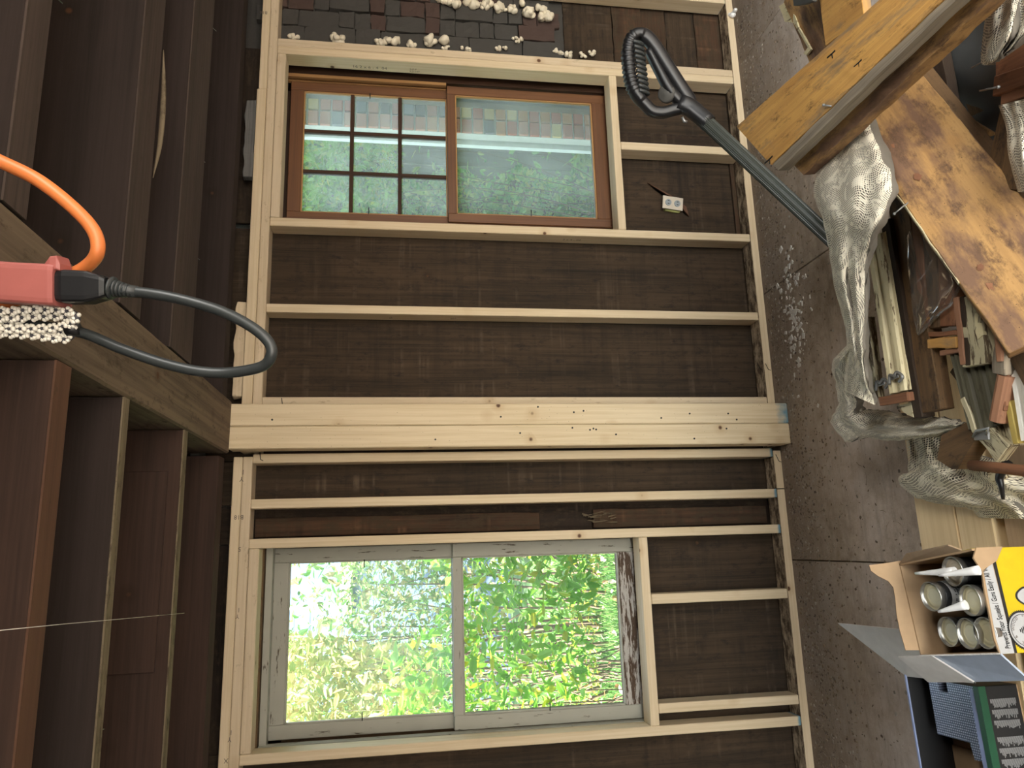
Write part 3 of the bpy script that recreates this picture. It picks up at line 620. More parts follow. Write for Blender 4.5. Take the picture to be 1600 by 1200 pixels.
# ---------------------------------------------------------------- outlet hanging in the stud bay
t = empty('wall_outlet', (1.607, 3.17, .385), (math.radians(6), math.radians(4), math.radians(-8))); tag(t, 'cream outlet cover plate with two receptacles hanging in the stud bay under the brown window', 'outlet')
bm = bmesh.new(); bm_box(bm, (.064, .005, .108), None, 0, 1, .002); mesh_from('cover_plate', bm, M['plate_cream'], t)
for dz in (.026, -.022):
    bm = bmesh.new(); bmesh.ops.create_cone(bm, cap_ends=True, radius1=.0165, radius2=.0155, depth=.006, segments=20, matrix=Matrix.Translation((0, -.004, dz)) @ Matrix.Rotation(math.pi/2, 4, 'X'))
    r_ = mesh_from('receptacle', bm, M['grey_blue'], t)
    bm = bmesh.new()
    for sx in (-.007, .007): bm_box(bm, (.003, .002, .009), Matrix.Translation((sx, -.0075, dz)))
    mesh_from('slot', bm, M['ink'], r_)
bm = bmesh.new(); bm_box(bm, (.05, .05, .08), Matrix.Translation((-.014, .034, -.006)), .003, 4, .003); mesh_from('junction_box', bm, plain('olive_box', (.30, .30, .10), .7), t)
bm = bmesh.new(); slab(bm, [Vector((1.55, 3.186, .30)), Vector((1.60, 3.186, .31)), Vector((1.72, 3.186, .50)), Vector((1.655, 3.186, .38))], .006, Vector((0, -1, 0))); o = mesh_from('torn_veneer', bm, M['joist_rb'], wall); o.location = (0, -3.1, 0)

# ---------------------------------------------------------------- outside
struct(box('lawn', (-14, 3.42, -.30), (22, 26, -.20), M['lawn'], bev=0))
LF = ((0, 0, 0), (.32, .2, .045), (.68, .17, .035), (1, 0, -.03), (.68, -.17, .035), (.32, -.2, .045)); LFF = ((0, 3, 2, 1), (0, 5, 4, 3))
def leaf_me(mat):
    me = bpy.data.meshes.new('leaf'); me.from_pydata([(x-.5, y, z) for x, y, z in LF], [], LFF); me.materials.append(mat); me.update(); return me
def leaf_rot(n, droop=.4):
    a = rng.random(n)*2*np.pi; tilt = rng.normal(-.25, .55, n); roll = rng.normal(0, .6, n)
    ca, sa, ct, st_, cr, sr = np.cos(a), np.sin(a), np.cos(tilt), np.sin(tilt), np.cos(roll), np.sin(roll); R = np.zeros((n, 3, 3))
    x = np.stack([ca*ct, sa*ct, st_], 1); y0 = np.stack([-sa, ca, 0*a], 1); z0 = np.cross(x, y0)
    y = y0*cr[:, None]+z0*sr[:, None]; z = np.cross(x, y); return np.stack([x, y, z], 2)
def leaf_cloud(name, P, sizes, mat, parent=None, kind='stuff'):
    P = np.asarray(P, float); n = len(P); R = leaf_rot(n); T = np.array(LF)-np.array([.5, 0, 0])
    V = np.einsum('nij,kj->nki', R, T)*sizes[:, None, None]+P[:, None, :]
    base = (np.arange(n)*6)[:, None, None]; F = (np.array(LFF)[None]+base).reshape(-1, 4)
    me = bpy.data.meshes.new(name); me.from_pydata(V.reshape(-1, 3).tolist(), [], F.tolist()); me.materials.append(mat); me.update()
    o = link(name, me, parent)
    if kind: o['kind'] = kind
    return o
def leaves_as_parts(P, sizes, mat, parent):
    me = leaf_me(mat); R = leaf_rot(len(P))
    for p, s_, r_ in zip(P, sizes, R):
        o = bpy.data.objects.new('leaf', me); COL.objects.link(o); o.parent = parent
        mm = Matrix(r_.tolist()).to_4x4() @ Matrix.Diagonal((s_, s_, s_, 1)); mm.translation = Vector(p)-parent.location; o.matrix_basis = mm
def stems(name, base, tips, r, mat, parent):
    bm = bmesh.new(); base0 = Vector(base)
    for t_ in tips:
        t_ = Vector(t_); base = Vector((base0.x*.4+t_.x*.6, base0.y*.3+t_.y*.7, base0.z)); mid = (base+t_)/2+Vector((random.gauss(0, .12), random.gauss(0, .12), .1)); pts = spline([base, mid, t_], 6); tube(bm, pts, r, 6, rfun=lambda k: r*(1-.8*k))
    o = mesh_from(name, bm, mat, parent); o.location = -parent.location; return o
def pxpts(n, xr, yr, Yr, keep=lambda x, y, Y: True):
    out = []
    while len(out) < n:
        x, y, Y = random.uniform(*xr), random.uniform(*yr), random.uniform(*Yr)
        if keep(x, y, Y): out.append(tuple(atY(x, y, Y)))
    return out
# broad-leaved shrub outside the white window
sh = empty('leafy_shrub', (-.55, 5.3, -.2)); tag(sh, 'sunlit broad-leaved green shrub close outside the lower pane of the white window', 'shrub')
def edge_ok(x, y, Y): return x < 918+16*math.sin(y*.05)+(Y-5)*-25 and x > 640+60*math.sin(y*.021+1)
big = pxpts(2300, (600, 960), (780, 1210), (4.7, 5.7), edge_ok)
near = sorted(range(len(big)), key=lambda i: big[i][1])[:280]; ns = set(near)
leaves_as_parts([big[i] for i in near], rng.uniform(.075, .13, len(near)), M['leaf'], sh)
o = leaf_cloud('foliage', [p for i, p in enumerate(big) if i not in ns], rng.uniform(.07, .125, len(big)-len(near)), M['leaf'], sh); o.location = -sh.location
stems('stem', (-.5, 5.25, -.2), [random.choice(big) for _ in range(4)], .006, M['bark'], sh)
def tree(name, label, loc, pts, size, mat, r=.03, nst=16, cat='tree', group=None):
    t_ = empty(name, loc); tag(t_, label, cat, group); o = leaf_cloud('foliage', pts, rng.uniform(*size, len(pts)), mat, t_); o.location = -Vector(loc)
    stems('trunk', loc, [random.choice(pts) for _ in range(nst)], r*.5, M['bark'], t_); return t_
tree('small_leaved_tree', 'tree of fine pale leaves beyond the upper pane of the white window', (-.7, 7.2, -.2), pxpts(6500, (400, 760), (850, 1190), (6.6, 8.2), lambda x, y, Y: not (x < 535 and y < 1000 and random.random() < .8)), (.05, .09), M['leaf_f'], .03, 30)
tree('yellowing_bush', 'yellow-green bush with upright leaves at the left of the upper pane of the white window', (-1.3, 6.0, -.2), pxpts(2600, (430, 690), (990, 1200), (5.7, 6.4), lambda x, y, Y: (y-985)/200 > (x-430)/500*.3), (.07, .12), leaf_mat('yellow_leaf', ((.45, .48, .15), (.55, .50, .22), (.30, .42, .12), (.60, .42, .22))), .012, 20, 'bush')
tree('low_flower_bush', 'low yellowing plants along the edge of the lawn under the shrub', (-.7, 6.0, -.2), pxpts(500, (890, 938), (820, 1160), (5.75, 6.15)), (.03, .06), leaf_mat('low_leaf', ((.45, .40, .03), (.25, .36, .05), (.5, .3, .08))), .003, 3, 'plant')
# lawn
n = 46000; gx = rng.uniform(-3.2, 1.6, n); gy = rng.uniform(5.4, 10.5, n); hh = rng.uniform(.03, .09, n); a = rng.random(n)*6.28; lx = rng.normal(0, .025, n); ly = rng.normal(0, .025, n); wv_ = .006
V = np.stack([np.stack([gx-wv_*np.cos(a), gy-wv_*np.sin(a), -.2+0*gx], 1), np.stack([gx+wv_*np.cos(a), gy+wv_*np.sin(a), -.2+0*gx], 1), np.stack([gx+lx, gy+ly, -.2+hh], 1)], 1).reshape(-1, 3)
me = bpy.data.meshes.new('grass'); me.from_pydata(V.tolist(), [], np.arange(3*n).reshape(-1, 3).tolist()); me.materials.append(M['grass']); me.update(); tag(link('grass', me), 'green lawn grass seen through the lower pane of the white window', 'grass', kind='stuff')
P = np.stack([rng.uniform(-2.5, 1, 500), rng.uniform(5.6, 9.5, 500), rng.uniform(-.10, -.07, 500)], 1)
tag(leaf_cloud('fallen_leaves', P, rng.uniform(.04, .10, 500), M['litter']), 'pale and russet fallen leaves scattered on the lawn', 'leaves')
# neighbour's house
h = empty('neighbour_house', (-.6, 13.2, -.2)); tag(h, 'pale blue-grey house with a white-silled window far behind the trees', 'house')
def hb(n_, lo, hi, mt, par=None): return box(n_, lo, hi, M[mt], par or h)
for i in range(22): hb('siding_board', (-3.4, 13.2-.004*(i % 2), -.2+i*.26), (-.2, 13.4, .055+i*.26), 'bluehouse')
f_ = hb('window_frame', (-.95, 13.12, 2.6), (-.05, 13.2, 3.7), 'whitepaint'); hb('window_sill', (-1.05, 13.02, 2.5), (0, 13.2, 2.62), 'whitepaint'); hb('window_pane', (-.87, 13.11, 2.7), (-.12, 13.118, 3.6), 'bluehouse')
hb('roof', (-3.8, 12.9, 5.5), (.2, 16, 5.65), 'asphalt')
# brick pier beside the stained window
bp = empty('brick_pier', (3.0, 4.3, -.2)); tag(bp, 'mottled red, grey and buff brick chimney stack outside at the right of the brown window', 'chimney')
bm = bmesh.new(); bm_box(bm, (.90, .07, 4.0), Matrix.Translation((3.01, 4.252, 1.8))); o = mesh_from('mortar', bm, M['mortar_l'], bp); o.location = -bp.location
brm = []
for mt in BR:
    bm = bmesh.new(); bm_box(bm, (.092, .02, .062), None, .002, 2, .004); me = bpy.data.meshes.new('brick'); bm.to_mesh(me); bm.free(); me.materials.append(mt); brm.append(me)
WB = [brm[i] for i in (0, 0, 1, 1, 2, 3, 4, 5, 5, 6, 6)]
for k in range(50):
    for j in range(7):
        if k < 8 and j > 3: continue
        o = link('brick', random.choice(WB), bp); o.location = Vector((2.606+j*.100+random.uniform(-.003, .003), 4.208, -.1+k*.073))-bp.location
box('corner_board', (2.53, 4.30, -.2), (2.60, 4.34, 3.8), M['whitepaint'], bp)
fe = empty('plank_fence', (3.0, 5.7, -.2)); tag(fe, 'weathered grey upright plank fence behind the ivy outside the brown window', 'fence')
for i in range(20):
    x = 2.0+i*.145; box('fence_plank', (x, 5.7+random.uniform(0, .012), -.2), (x+.138, 5.725, 2.9+random.uniform(-.05, .05)), M['fence'], fe, seg=4)
for z in (.3, 2.4): box('fence_rail', (1.9, 5.73, z), (5, 5.78, z+.09), M['fence'], fe)
def ivy_ok(x, y, Y):
    if 625 < x < 895 and 196 < y < 270+10*math.sin(x*.06): return random.random() < .05
    if y < 196: return False
    return True
tree('ivy', 'green ivy climbing over the fence outside the brown window', (2.6, 5.6, -.2), pxpts(7500, (430, 990), (196, 380), (5.3, 5.65), ivy_ok), (.05, .10), M['ivy'], .01, 30, 'ivy')
tree('garden_bush', 'light green bush in front of the fence at the top left of the brown window', (2.0, 5.1, -.2), pxpts(900, (440, 620), (205, 370), (4.8, 5.2), lambda x, y, Y: random.random() < .8), (.05, .09), M['leaf'], .01, 14, 'bush')
tree('tall_hedge', 'tall hedge of mixed green leaves at the back of the garden', (1.2, 11, -.2), [(random.uniform(-6, 9), random.uniform(10.5, 12), random.uniform(-.2, 2.6+2*random.random()*random.random())) for _ in range(6000)], (.14, .26), M['leaf_f'], .03, 30, 'hedge')

# ---------------------------------------------------------------- the lumber stack on the floor (clean boards, running along the wall direction)
lumb = [((1.9, 2.06), .075), ((1.768, 1.896), .075), ((1.60, 1.73), .075), ((1.46, 1.59), .075), ((1.33, 1.45), .075), ((1.19, 1.32), .075)]
labs = ['wide clean pale board of the low lumber stack, half under the coarse lace', 'narrow pale board second from the wall in the low lumber stack', 'tan board third from the wall, beside the dark gap in the lumber stack', 'tan board under the yellow carton', 'tan board under the near edge of the black and green box', 'tan board at the near edge of the lumber stack']
for i, ((y0, y1), z0) in enumerate(lumb):
    o = box('lumber_board', (-.95+random.uniform(0, .05), y0, .112), (.55 if i < 2 else .4, y1, .15), M['lumber'] if i < 2 else M['lumber2'], None, bev=.003); o.rotation_euler.z = math.radians(1.0); tag(o, labs[i], 'board', 'boards of the low lumber stack')
for i, x in enumerate((-.7, -.1, .45)):
    o = box('support_block', (x, 1.15, 0), (x+.09, 2.03, .111), M['darkw'], None); tag(o, ('old timber bearer under the %s of the lumber stack' % ('left end', 'middle', 'right end')[i]), 'timber')

# ---------------------------------------------------------------- the pile of salvaged boards
PILE = 'salvaged boards in the pile'
def trimprof(w, t): return [(-w/2, -t), (w/2, -t), (w/2, -t*.35), (w*.40, -t*.3), (w*.36, -t*.05), (w*.22, 0), (w*.12, -t*.02), (w*.06, -t*.28), (-w*.1, -t*.32), (-w*.2, -t*.08), (-w*.36, 0), (-w*.42, -t*.25), (-w/2, -t*.3)]
def mldprof(w, t): return [(-w/2, -t), (w/2, -t), (w/2, -t*.4), (w*.3, -t*.1), (0, 0), (-w*.18, -t*.1), (-w*.22, -t*.45), (-w*.4, -t*.5), (-w/2, -t*.6)]
def plank3(name, a1, a2, dirv, L_, th, mat, label, seg=20, rough=.003, l0=0.):
    a1, a2, dv = Vector(a1), Vector(a2), Vector(dirv).normalized(); a = (a1+a2)/2; w = (a1-a2).length
    MM = frame_of(a, a+dv, a1-a2); bm = bmesh.new(); bm_box(bm, (L_, w, th), Matrix.Translation((L_/2+l0, 0, -th/2)), rough, seg, .002)
    o = mesh_from(name, bm, mat); MM.translation = a; o.matrix_basis = MM; o['w_'] = w; tag(o, label, 'board'); o['s_'] = 1. if (MM.to_3x3().inverted() @ (a1-a2)).y > 0 else -1.; return o
def onp(o, px, py, up_=0.):
    MM = o.matrix_basis; n_ = MM.to_3x3().col[2]; d = ray(px, py); return EYE+d*((MM.translation+n_*up_-EYE).dot(n_)/d.dot(n_))
def sidebar(o, nm, x0_, x1_, y0_, y1_, z0_, z1_, mat, rough=.003, seg=20, thing=None, yaw=0):
    """bar in the local frame of board o; +y is the a1 side"""
    s_ = o['s_']; lo, hi = sorted((y0_*s_, y1_*s_)); bm = bmesh.new(); bm_box(bm, (x1_-x0_, hi-lo, z1_-z0_), Matrix.Translation(((x0_+x1_)/2, (lo+hi)/2, (z0_+z1_)/2)), rough, seg, .0015)
    r_ = mesh_from(nm, bm, mat)
    if thing: r_.matrix_basis = o.matrix_basis @ Matrix.Rotation(yaw*s_, 4, 'Z'); tag(r_, thing, 'board')
    else: r_.parent = o
    return r_
def edge_strip(q, zs, th, mat, par, nm, rough=.004):
    o = plank(nm, q, zs, th, mat, rough=rough, seg=24); mw = o.matrix_basis.copy(); o.parent = par; o.matrix_basis = par.matrix_basis.inverted() @ mw; return o
def bar4(nm, C4, s0, s1, t0, t1, z0, z1, mat, rough=.003, seg=24, parent=None, label=None):
    """bar inside the frame of a tapering board with top corners C4 = a1,a2,b1,b2; s along, t across (0 at a1 side), z in metres above the face"""
    a1, a2, b1, b2 = C4; L_ = ((b1+b2)-(a1+a2)).length/2; w = (a1-a2).length; n_ = ((b1+b2)-(a1+a2)).cross(a2-a1).normalized(); n_ = n_ if n_.z > 0 else -n_
    bm = bmesh.new(); bm_box(bm, ((s1-s0)*L_, (t1-t0)*w, z1-z0), None, rough, seg, .0015); c0 = (a1+a2+b1+b2)/4
    for v in bm.verts:
        s_ = (v.co.x/L_)+(s0+s1)/2; t_ = (v.co.y/w)+(t0+t1)/2; v.co = a1.lerp(b1, s_).lerp(a2.lerp(b2, s_), t_)+n_*(v.co.z+(z0+z1)/2)-c0
    bmesh.ops.recalc_face_normals(bm, faces=bm.faces[:]); o = mesh_from(nm, bm, mat)
    if parent: o.parent = parent
    else: o.location = c0
    if label: tag(o, label, 'board')
    return o
CA = [atZ(1150, 198, .675), atZ(1204, 258, .665), atZ(1497, -110, .70), atZ(1590, -112, .70)]
A = bar4('wide_board', CA, 0, 1, 0, 1, -.045, 0, M['ward'], .0012, 40, label='wide orange board with grey grooved edge on top of the pile, pointing at the wall')
bar4('grooved_edge', CA, .005, 1, 1.0, 1.16, -.034, -.003, M['greyw'], .003, 34, A)
bar4('red_batten', CA, -.02, 1, -.16, .15, -.066, -.047, M['redw'], .001, 10, None, 'red-brown batten edge showing along the upper side of the wide orange board')
bar4('under_board', CA, .02, 1.02, .80, 1.32, -.085, -.050, M['wardB'], .006, 30, None, 'ragged orange board with a dark split edge directly under the wide orange board')
def onA(px, py, up_=0.):
    n_ = (CA[2]-CA[0]).cross(CA[1]-CA[0]).normalized(); n_ = n_ if n_.z > 0 else -n_; d = ray(px, py); return EYE+d*((CA[0]+n_*up_-EYE).dot(n_)/d.dot(n_))
B = plank3('wide_board', (1.11, 1.59, 0.572), (1.176, 1.472, 0.432), (-.926, -.341, -.152), .81, .038, M['wardB'], 'broad brown board with speckled stains and gouges, crossing under the wide orange board')
wB = B['w_']/2
sidebar(B, 'torn_edge', .0, .62, wB-.001, wB+.003, -.012, .002, M['cream_peel'], .003, 40)
sidebar(B, 'stained_board', -.02, .8, -wB-.035, -wB+.02, -.085, -.043, M['darkw'], .003, 14, 'dark board tucked under the right edge of the broad brown board')
for px, py, sx, sy in ((1434, 276, .020, .014), (1532, 418, .016, .012), (1547, 448, .020, .012), (1395, 228, .014, .008), (1418, 128, .012, .006)):
    bm = bmesh.new(); c = onp(B, px, py, .0005); t_ = bmesh.ops.create_icosphere(bm, subdivisions=3, radius=1)
    for v in t_['verts']:
        n_ = noise.noise_vector(v.co*2+Vector((px, 0, 0))); v.co = Vector(((v.co.x+n_.x)*sx*.45, (v.co.y+n_.y)*sy*.45, v.co.z*.0022))
    o = mesh_from('gouge', bm, M['redw']); o.parent = B; o.location = B.matrix_basis.inverted() @ c
def nail(name, p, q, r, label=None, par=None):
    bm = bmesh.new(); tube(bm, (p, (p*2+q)/3, (p+q)/2+Vector((0, 0, .001)), q), r, 7); bmesh.ops.create_uvsphere(bm, u_segments=8, v_segments=5, radius=r*1.9, matrix=Matrix.Translation(q))
    o = mesh_from(name, bm, M['steel'])
    if par: o.parent = par; o.matrix_basis = par.matrix_basis.inverted()
    return o
nail('nail', onp(B, 1425, 312, -.004), onp(B, 1397, 334, .01), .0020, par=B); nail('nail', onA(1300, 166), onA(1287, 164, .012), .002, par=A)
for px, py in ((1342, 98), (1202, 249), (1300, 84)):
    bm = bmesh.new(); c = onA(px, py, .0006); v1, v2 = onA(px-7, py+6, .0006), onA(px+5, py-5, .0006); v3 = onA(px+1, py+7, .0006)
    tube(bm, [v1, c, v2], .0022, 6); tube(bm, [c, v3], .0018, 6); o = mesh_from('nail_scar', bm, M['iron']); o.parent = A; o.location = -A.location
# boards behind the top of A, upper part of the photograph
plank('grooved_board', ((1216, -60), (1290, -60), (1266, 84), (1352, 40)), (.50, .50, .46, .46), .03, M['wardB'], 'tan grooved board with broken white paint along its edge, behind the wide orange board', 'board', rough=.002)
plank('flat_board', ((1276, -40), (1340, -40), (1290, 70), (1350, 30)), (.53, .53, .50, .50), .025, M['ward'], 'short orange board overlapping the tan grooved board at the far end of the pile', 'board')
bm = bmesh.new(); slab(bm, [atZ(x, y, z) for x, y, z in ((1217, 10, .47), (1224, 5, .47), (1242, 24, .475), (1247, 42, .475), (1258, 60, .47), (1267, 77, .47), (1260, 86, .465), (1255, 84, .46), (1262, 74, .465), (1240, 36, .47), (1226, 34, .465), (1223, 24, .465))], .006, Vector((0, 0, 1)))
tag(mesh_from('broken_plaster', bm, M['cream_paint']), 'broken cream-painted splinter sticking out from the tan grooved board', 'splinter')
bm = bmesh.new(); slab(bm, [atZ(x, y, .56) for x, y in ((1236, -30), (1275, -30), (1270, 2), (1255, 7), (1240, 9))], .012, Vector((0, 0, 1))); tag(mesh_from('dark_rag', bm, M['tarp']), 'black scrap lying over the tan grooved board at the far end of the pile', 'scrap')
# right side, dark tangle
_atZ = atZ
def atZ(px, py, z): return _atZ(px, py, z if z < .36 else .36+(z-.36)*.3)
plank('dark_beam', ((1483, 58), (1505, 45), (1560, 360), (1600, 350)), (.30, .30, .26, .26), .05, M['darkw'], 'long dark brown beam lying in shadow right of the broad brown board', 'board', rough=.003)
plank('dark_board', ((1430, 60), (1462, 50), (1455, 200), (1490, 190)), (.36, .36, .36, .36), .03, M['blackw'], 'blackened board in the gap between the crossing boards', 'board')
bm = bmesh.new(); g = [[atZ(1405+250*u_+30*v_, -20+480*v_, .30+.05*noise.noise(Vector((u_*5, v_*6, 1)))) for u_ in np.linspace(0, 1, 12)] for v_ in np.linspace(0, 1, 16)]
def grid(bm, g, th=.0, sm=True, mat=0):
    uv = uvl(bm); vs = [[bm.verts.new(p) for p in r] for r in g]; fs = []
    U = [[0.0]*len(g[0]) for _ in g]; V_ = [[0.0]*len(g[0]) for _ in g]
    for i in range(len(g)):
        for j in range(len(g[0])):
            if j: U[i][j] = U[i][j-1]+(g[i][j]-g[i][j-1]).length
            if i: V_[i][j] = V_[i-1][j]+(g[i][j]-g[i-1][j]).length
    for i in range(len(g)-1):
        for j in range(len(g[0])-1):
            f = bm.faces.new((vs[i][j], vs[i][j+1], vs[i+1][j+1], vs[i+1][j])); f.smooth = sm; f.material_index = mat
            for l, (a, b) in zip(f.loops, ((i, j), (i, j+1), (i+1, j+1), (i+1, j))): l[uv].uv = (U[a][b], V_[a][b])
    return bm
grid(bm, g); o = mesh_from('dark_sheet', bm, M['tarp']); sm_ = o.modifiers.new('s', 'SOLIDIFY'); sm_.thickness = .004; tag(o, 'crumpled dark grey sheet lying under the broken boards at the right of the pile', 'sheet')
plank('short_board', ((1547, 122), (1555, 148), (1640, 90), (1640, 120)), (.50, .50, .55, .55), .03, M['redw'], 'short reddish board end with a nail, under the bunched lace at the upper right', 'board')
plank('short_board', ((1560, 150), (1566, 162), (1640, 120), (1640, 138)), (.47, .47, .50, .50), .02, M['pinkw'], 'thin reddish batten just below the nailed short board', 'board')
plank('short_board', ((1550, 98), (1560, 120), (1640, 40), (1640, 84)), (.44, .44, .46, .46), .02, M['redw'], 'red-brown board partly hidden behind the nailed short board', 'board')
n1 = nail('loose_nail', atZ(1531, 142, .53), atZ(1560, 136, .52), .0022); tag(n1, 'rusty nail sticking out of the reddish short board end', 'nail')
n1 = nail('loose_nail', atZ(1518, 106, .53), atZ(1542, 93, .56), .0016); tag(n1, 'thin nail pointing out from under the bunched lace at the upper right', 'nail')
# painted trims and dark boards below the lace
plank('painted_trim', ((1352, 378), (1376, 362), (1383, 617), (1420, 608)), (.56, .56, .50, .50), .03, M['cream_paint'], 'cream painted moulded trim with worn hinge marks, leaning out from under the lace', 'trim', prof=trimprof)
plank('painted_trim', ((1340, 500), (1353, 495), (1352, 625), (1373, 622)), (.49, .49, .455, .455), .025, M['cream_peel'], 'narrow peeling cream trim half wrapped in the lace', 'trim')
plank('short_board', ((1371, 622), (1374, 634), (1417, 612), (1417, 628)), (.525, .515, .525, .515), .022, M['redw'], 'short red-brown stick lying across the end of the cream trim', 'board')
bm = bmesh.new(); slab(bm, [atZ(x, y, .45) for x, y in ((1402, 634), (1419, 630), (1421, 610), (1427, 652), (1413, 645))], .012, Vector((0, 0, 1))); tag(mesh_from('splinter', bm, M['cream_peel']), 'pale split splinter under the red-brown stick', 'splinter')
plank('dark_board', ((1374, 350), (1390, 340), (1427, 654), (1440, 652)), (.53, .53, .44, .44), .04, M['blackw'], 'black-brown strip between the cream trim and the dark brown board', 'board')
plank('dark_board', ((1378, 280), (1412, 262), (1441, 645), (1467, 640)), (.50, .50, .43, .43), .04, M['darkw'], 'dark brown split board right of the cream trim', 'board')
for i, (q, mt, lb) in enumerate(((((1418, 340), (1441, 330), (1442, 513), (1447, 512)), 'redw', 'red-brown board seen through the plastic film, left one'), (((1440, 330), (1462, 330), (1448, 515), (1466, 512)), 'darkw', 'dark board seen through the middle of the plastic film'), (((1462, 330), (1486, 340), (1466, 515), (1491, 505)), 'redw', 'red-brown board seen through the plastic film, right one'))):
    plank('film_covered_board', q, (.49-.01*i,)*2+(.45-.01*i,)*2, .03, M[mt], lb, 'board', group=None)
g = []
for k, (xa, ya, xb, yb) in enumerate(((1416, 372, 1440, 320), (1418, 415, 1475, 385), (1423, 450, 1502, 440), (1425, 480, 1486, 475), (1428, 500, 1462, 495), (1433, 523, 1438, 521))):
    g.append([atZ(xa+(xb-xa)*u_, ya+(yb-ya)*u_, .525+.022*math.sin(u_*7+k)+.01*noise.noise(Vector((u_*8, k*1.3, 0)))-(k*.008)) for u_ in np.linspace(0, 1, 18)])
gg = []
for i in range(len(g)-1):
    for s_ in range(4): gg.append([g[i][j].lerp(g[i+1][j], s_/4)+Vector((0, 0, .004*noise.noise(Vector((j*.5, i*4+s_, 5))))) for j in range(18)])
gg.append(g[-1]); bm = bmesh.new(); grid(bm, gg); o = mesh_from('plastic_film', bm, M['film']); tag(o, 'torn sheet of clear plastic film draped over red-brown boards', 'plastic film')
bm = bmesh.new(); tube(bm, [p[-1] for p in gg[:-2]]+[gg[-1][5]], .0035, 7); r_ = mesh_from('rolled_edge', bm, M['film'], o)
# chunk of layered weathered wood
F = plank('split_block', ((1492, 470), (1527, 455), (1503, 571), (1545, 572)), (.50, .50, .47, .47), .05, M['cream_peel'], 'weathered block with peeling yellowed layers standing under the broad brown board', 'block', rough=.006, seg=10)
edge_strip(((1488, 466), (1497, 464), (1500, 570), (1508, 571)), (.515, .515, .485, .485), .04, M['pinkw'], F, 'brown_layer', .002)
edge_strip(((1497, 464), (1506, 462), (1508, 571), (1516, 571)), (.505, .505, .475, .475), .02, M['blackw'], F, 'dark_layer', .004)
plank('short_board', ((1446, 529), (1450, 546), (1493, 527), (1493, 542)), (.475, .465, .475, .465), .02, M['ward'], 'small orange offcut sticking out left of the peeling block', 'board', rough=.004)
plank('short_board', ((1448, 520), (1450, 527), (1494, 516), (1494, 524)), (.47, .465, .47, .465), .015, M['redw'], 'thin brown slat just above the small orange offcut', 'board', rough=.003)
plank('short_board', ((1466, 548), (1468, 556), (1496, 543), (1496, 550)), (.45, .45, .45, .45), .012, M['pinkw'], 'tiny pinkish sliver below the small orange offcut', 'board', rough=.003)
bm = bmesh.new(); slab(bm, [atZ(x, y, .485) for x, y in ((1523, 486), (1529, 492), (1527, 504), (1534, 505), (1537, 523), (1528, 530), (1524, 520))], .008, Vector((0, 0, 1))); tag(mesh_from('broken_plaster', bm, M['cream_paint']), 'cream broken flake beside the peeling block', 'splinter')
plank('moulding', ((1546, 515), (1562, 517), (1550, 565), (1566, 565)), (.545, .545, .53, .53), .025, M['pinkw'], 'short pinkish-brown moulding offcut under the corner of the broad brown board', 'moulding', prof=mldprof)
plank('moulding', ((1556, 515), (1573, 530), (1552, 585), (1568, 586)), (.515, .515, .50, .50), .03, M['greyw'], 'broken grey wood end between the two pinkish mouldings', 'moulding', rough=.005)
plank('moulding', ((1548, 586), (1573, 586), (1535, 657), (1560, 658)), (.50, .50, .47, .47), .03, M['pinkw'], 'longer pinkish-brown moulding piece pointing down the pile', 'moulding', prof=mldprof)
plank('moulding', ((1566, 540), (1582, 545), (1558, 640), (1568, 642)), (.47, .47, .45, .45), .03, M['redw'], 'red-brown strip beside the longer pinkish moulding', 'moulding')
plank('painted_trim', ((1575, 582), (1600, 572), (1592, 692), (1618, 684)), (.44, .44, .42, .42), .03, M['white_trim'], 'off-white painted trim beside a yellowed strip at the right of the pile', 'trim', prof=trimprof)
plank('painted_trim', ((1564, 610), (1573, 606), (1582, 694), (1592, 692)), (.43, .43, .41, .41), .02, wood('yellowed', (.55, .42, .12), (.42, .30, .07), 0), 'narrow yellowed strip alongside the off-white trim', 'trim')
plank('dark_board', ((1576, 560), (1640, 540), (1608, 700), (1660, 690)), (.40, .40, .38, .38), .03, M['blackw'], 'dark board at the far right of the pile, behind the off-white trim', 'board')
plank('dark_board', ((1574, 555), (1596, 545), (1640, 680), (1660, 660)), (.47, .47, .42, .42), .03, M['darkw'], 'dark brown board running out right of the off-white trim', 'board')
for i, (q, z, lb) in enumerate(((((1481, 548), (1493, 545), (1512, 672), (1523, 668)), .42, 'olive-grey trim strip lying left of its wider olive neighbours'), (((1497, 560), (1520, 556), (1524, 674), (1548, 668)), .41, 'wide olive-grey trim board in the middle of the pile'), (((1520, 556), (1545, 560), (1546, 668), (1566, 660)), .40, 'olive-grey trim board beside the pinkish moulding'))):
    plank('olive_trim', q, (z,)*4, .025, M['greenw'], lb, 'trim', prof=trimprof)
plank('split_stick', ((1498, 622), (1505, 620), (1518, 675), (1526, 673)), (.435, .435, .42, .42), .012, M['cream_peel'], 'thin split stick with a pale torn end over the olive trim', 'stick', rough=.003)
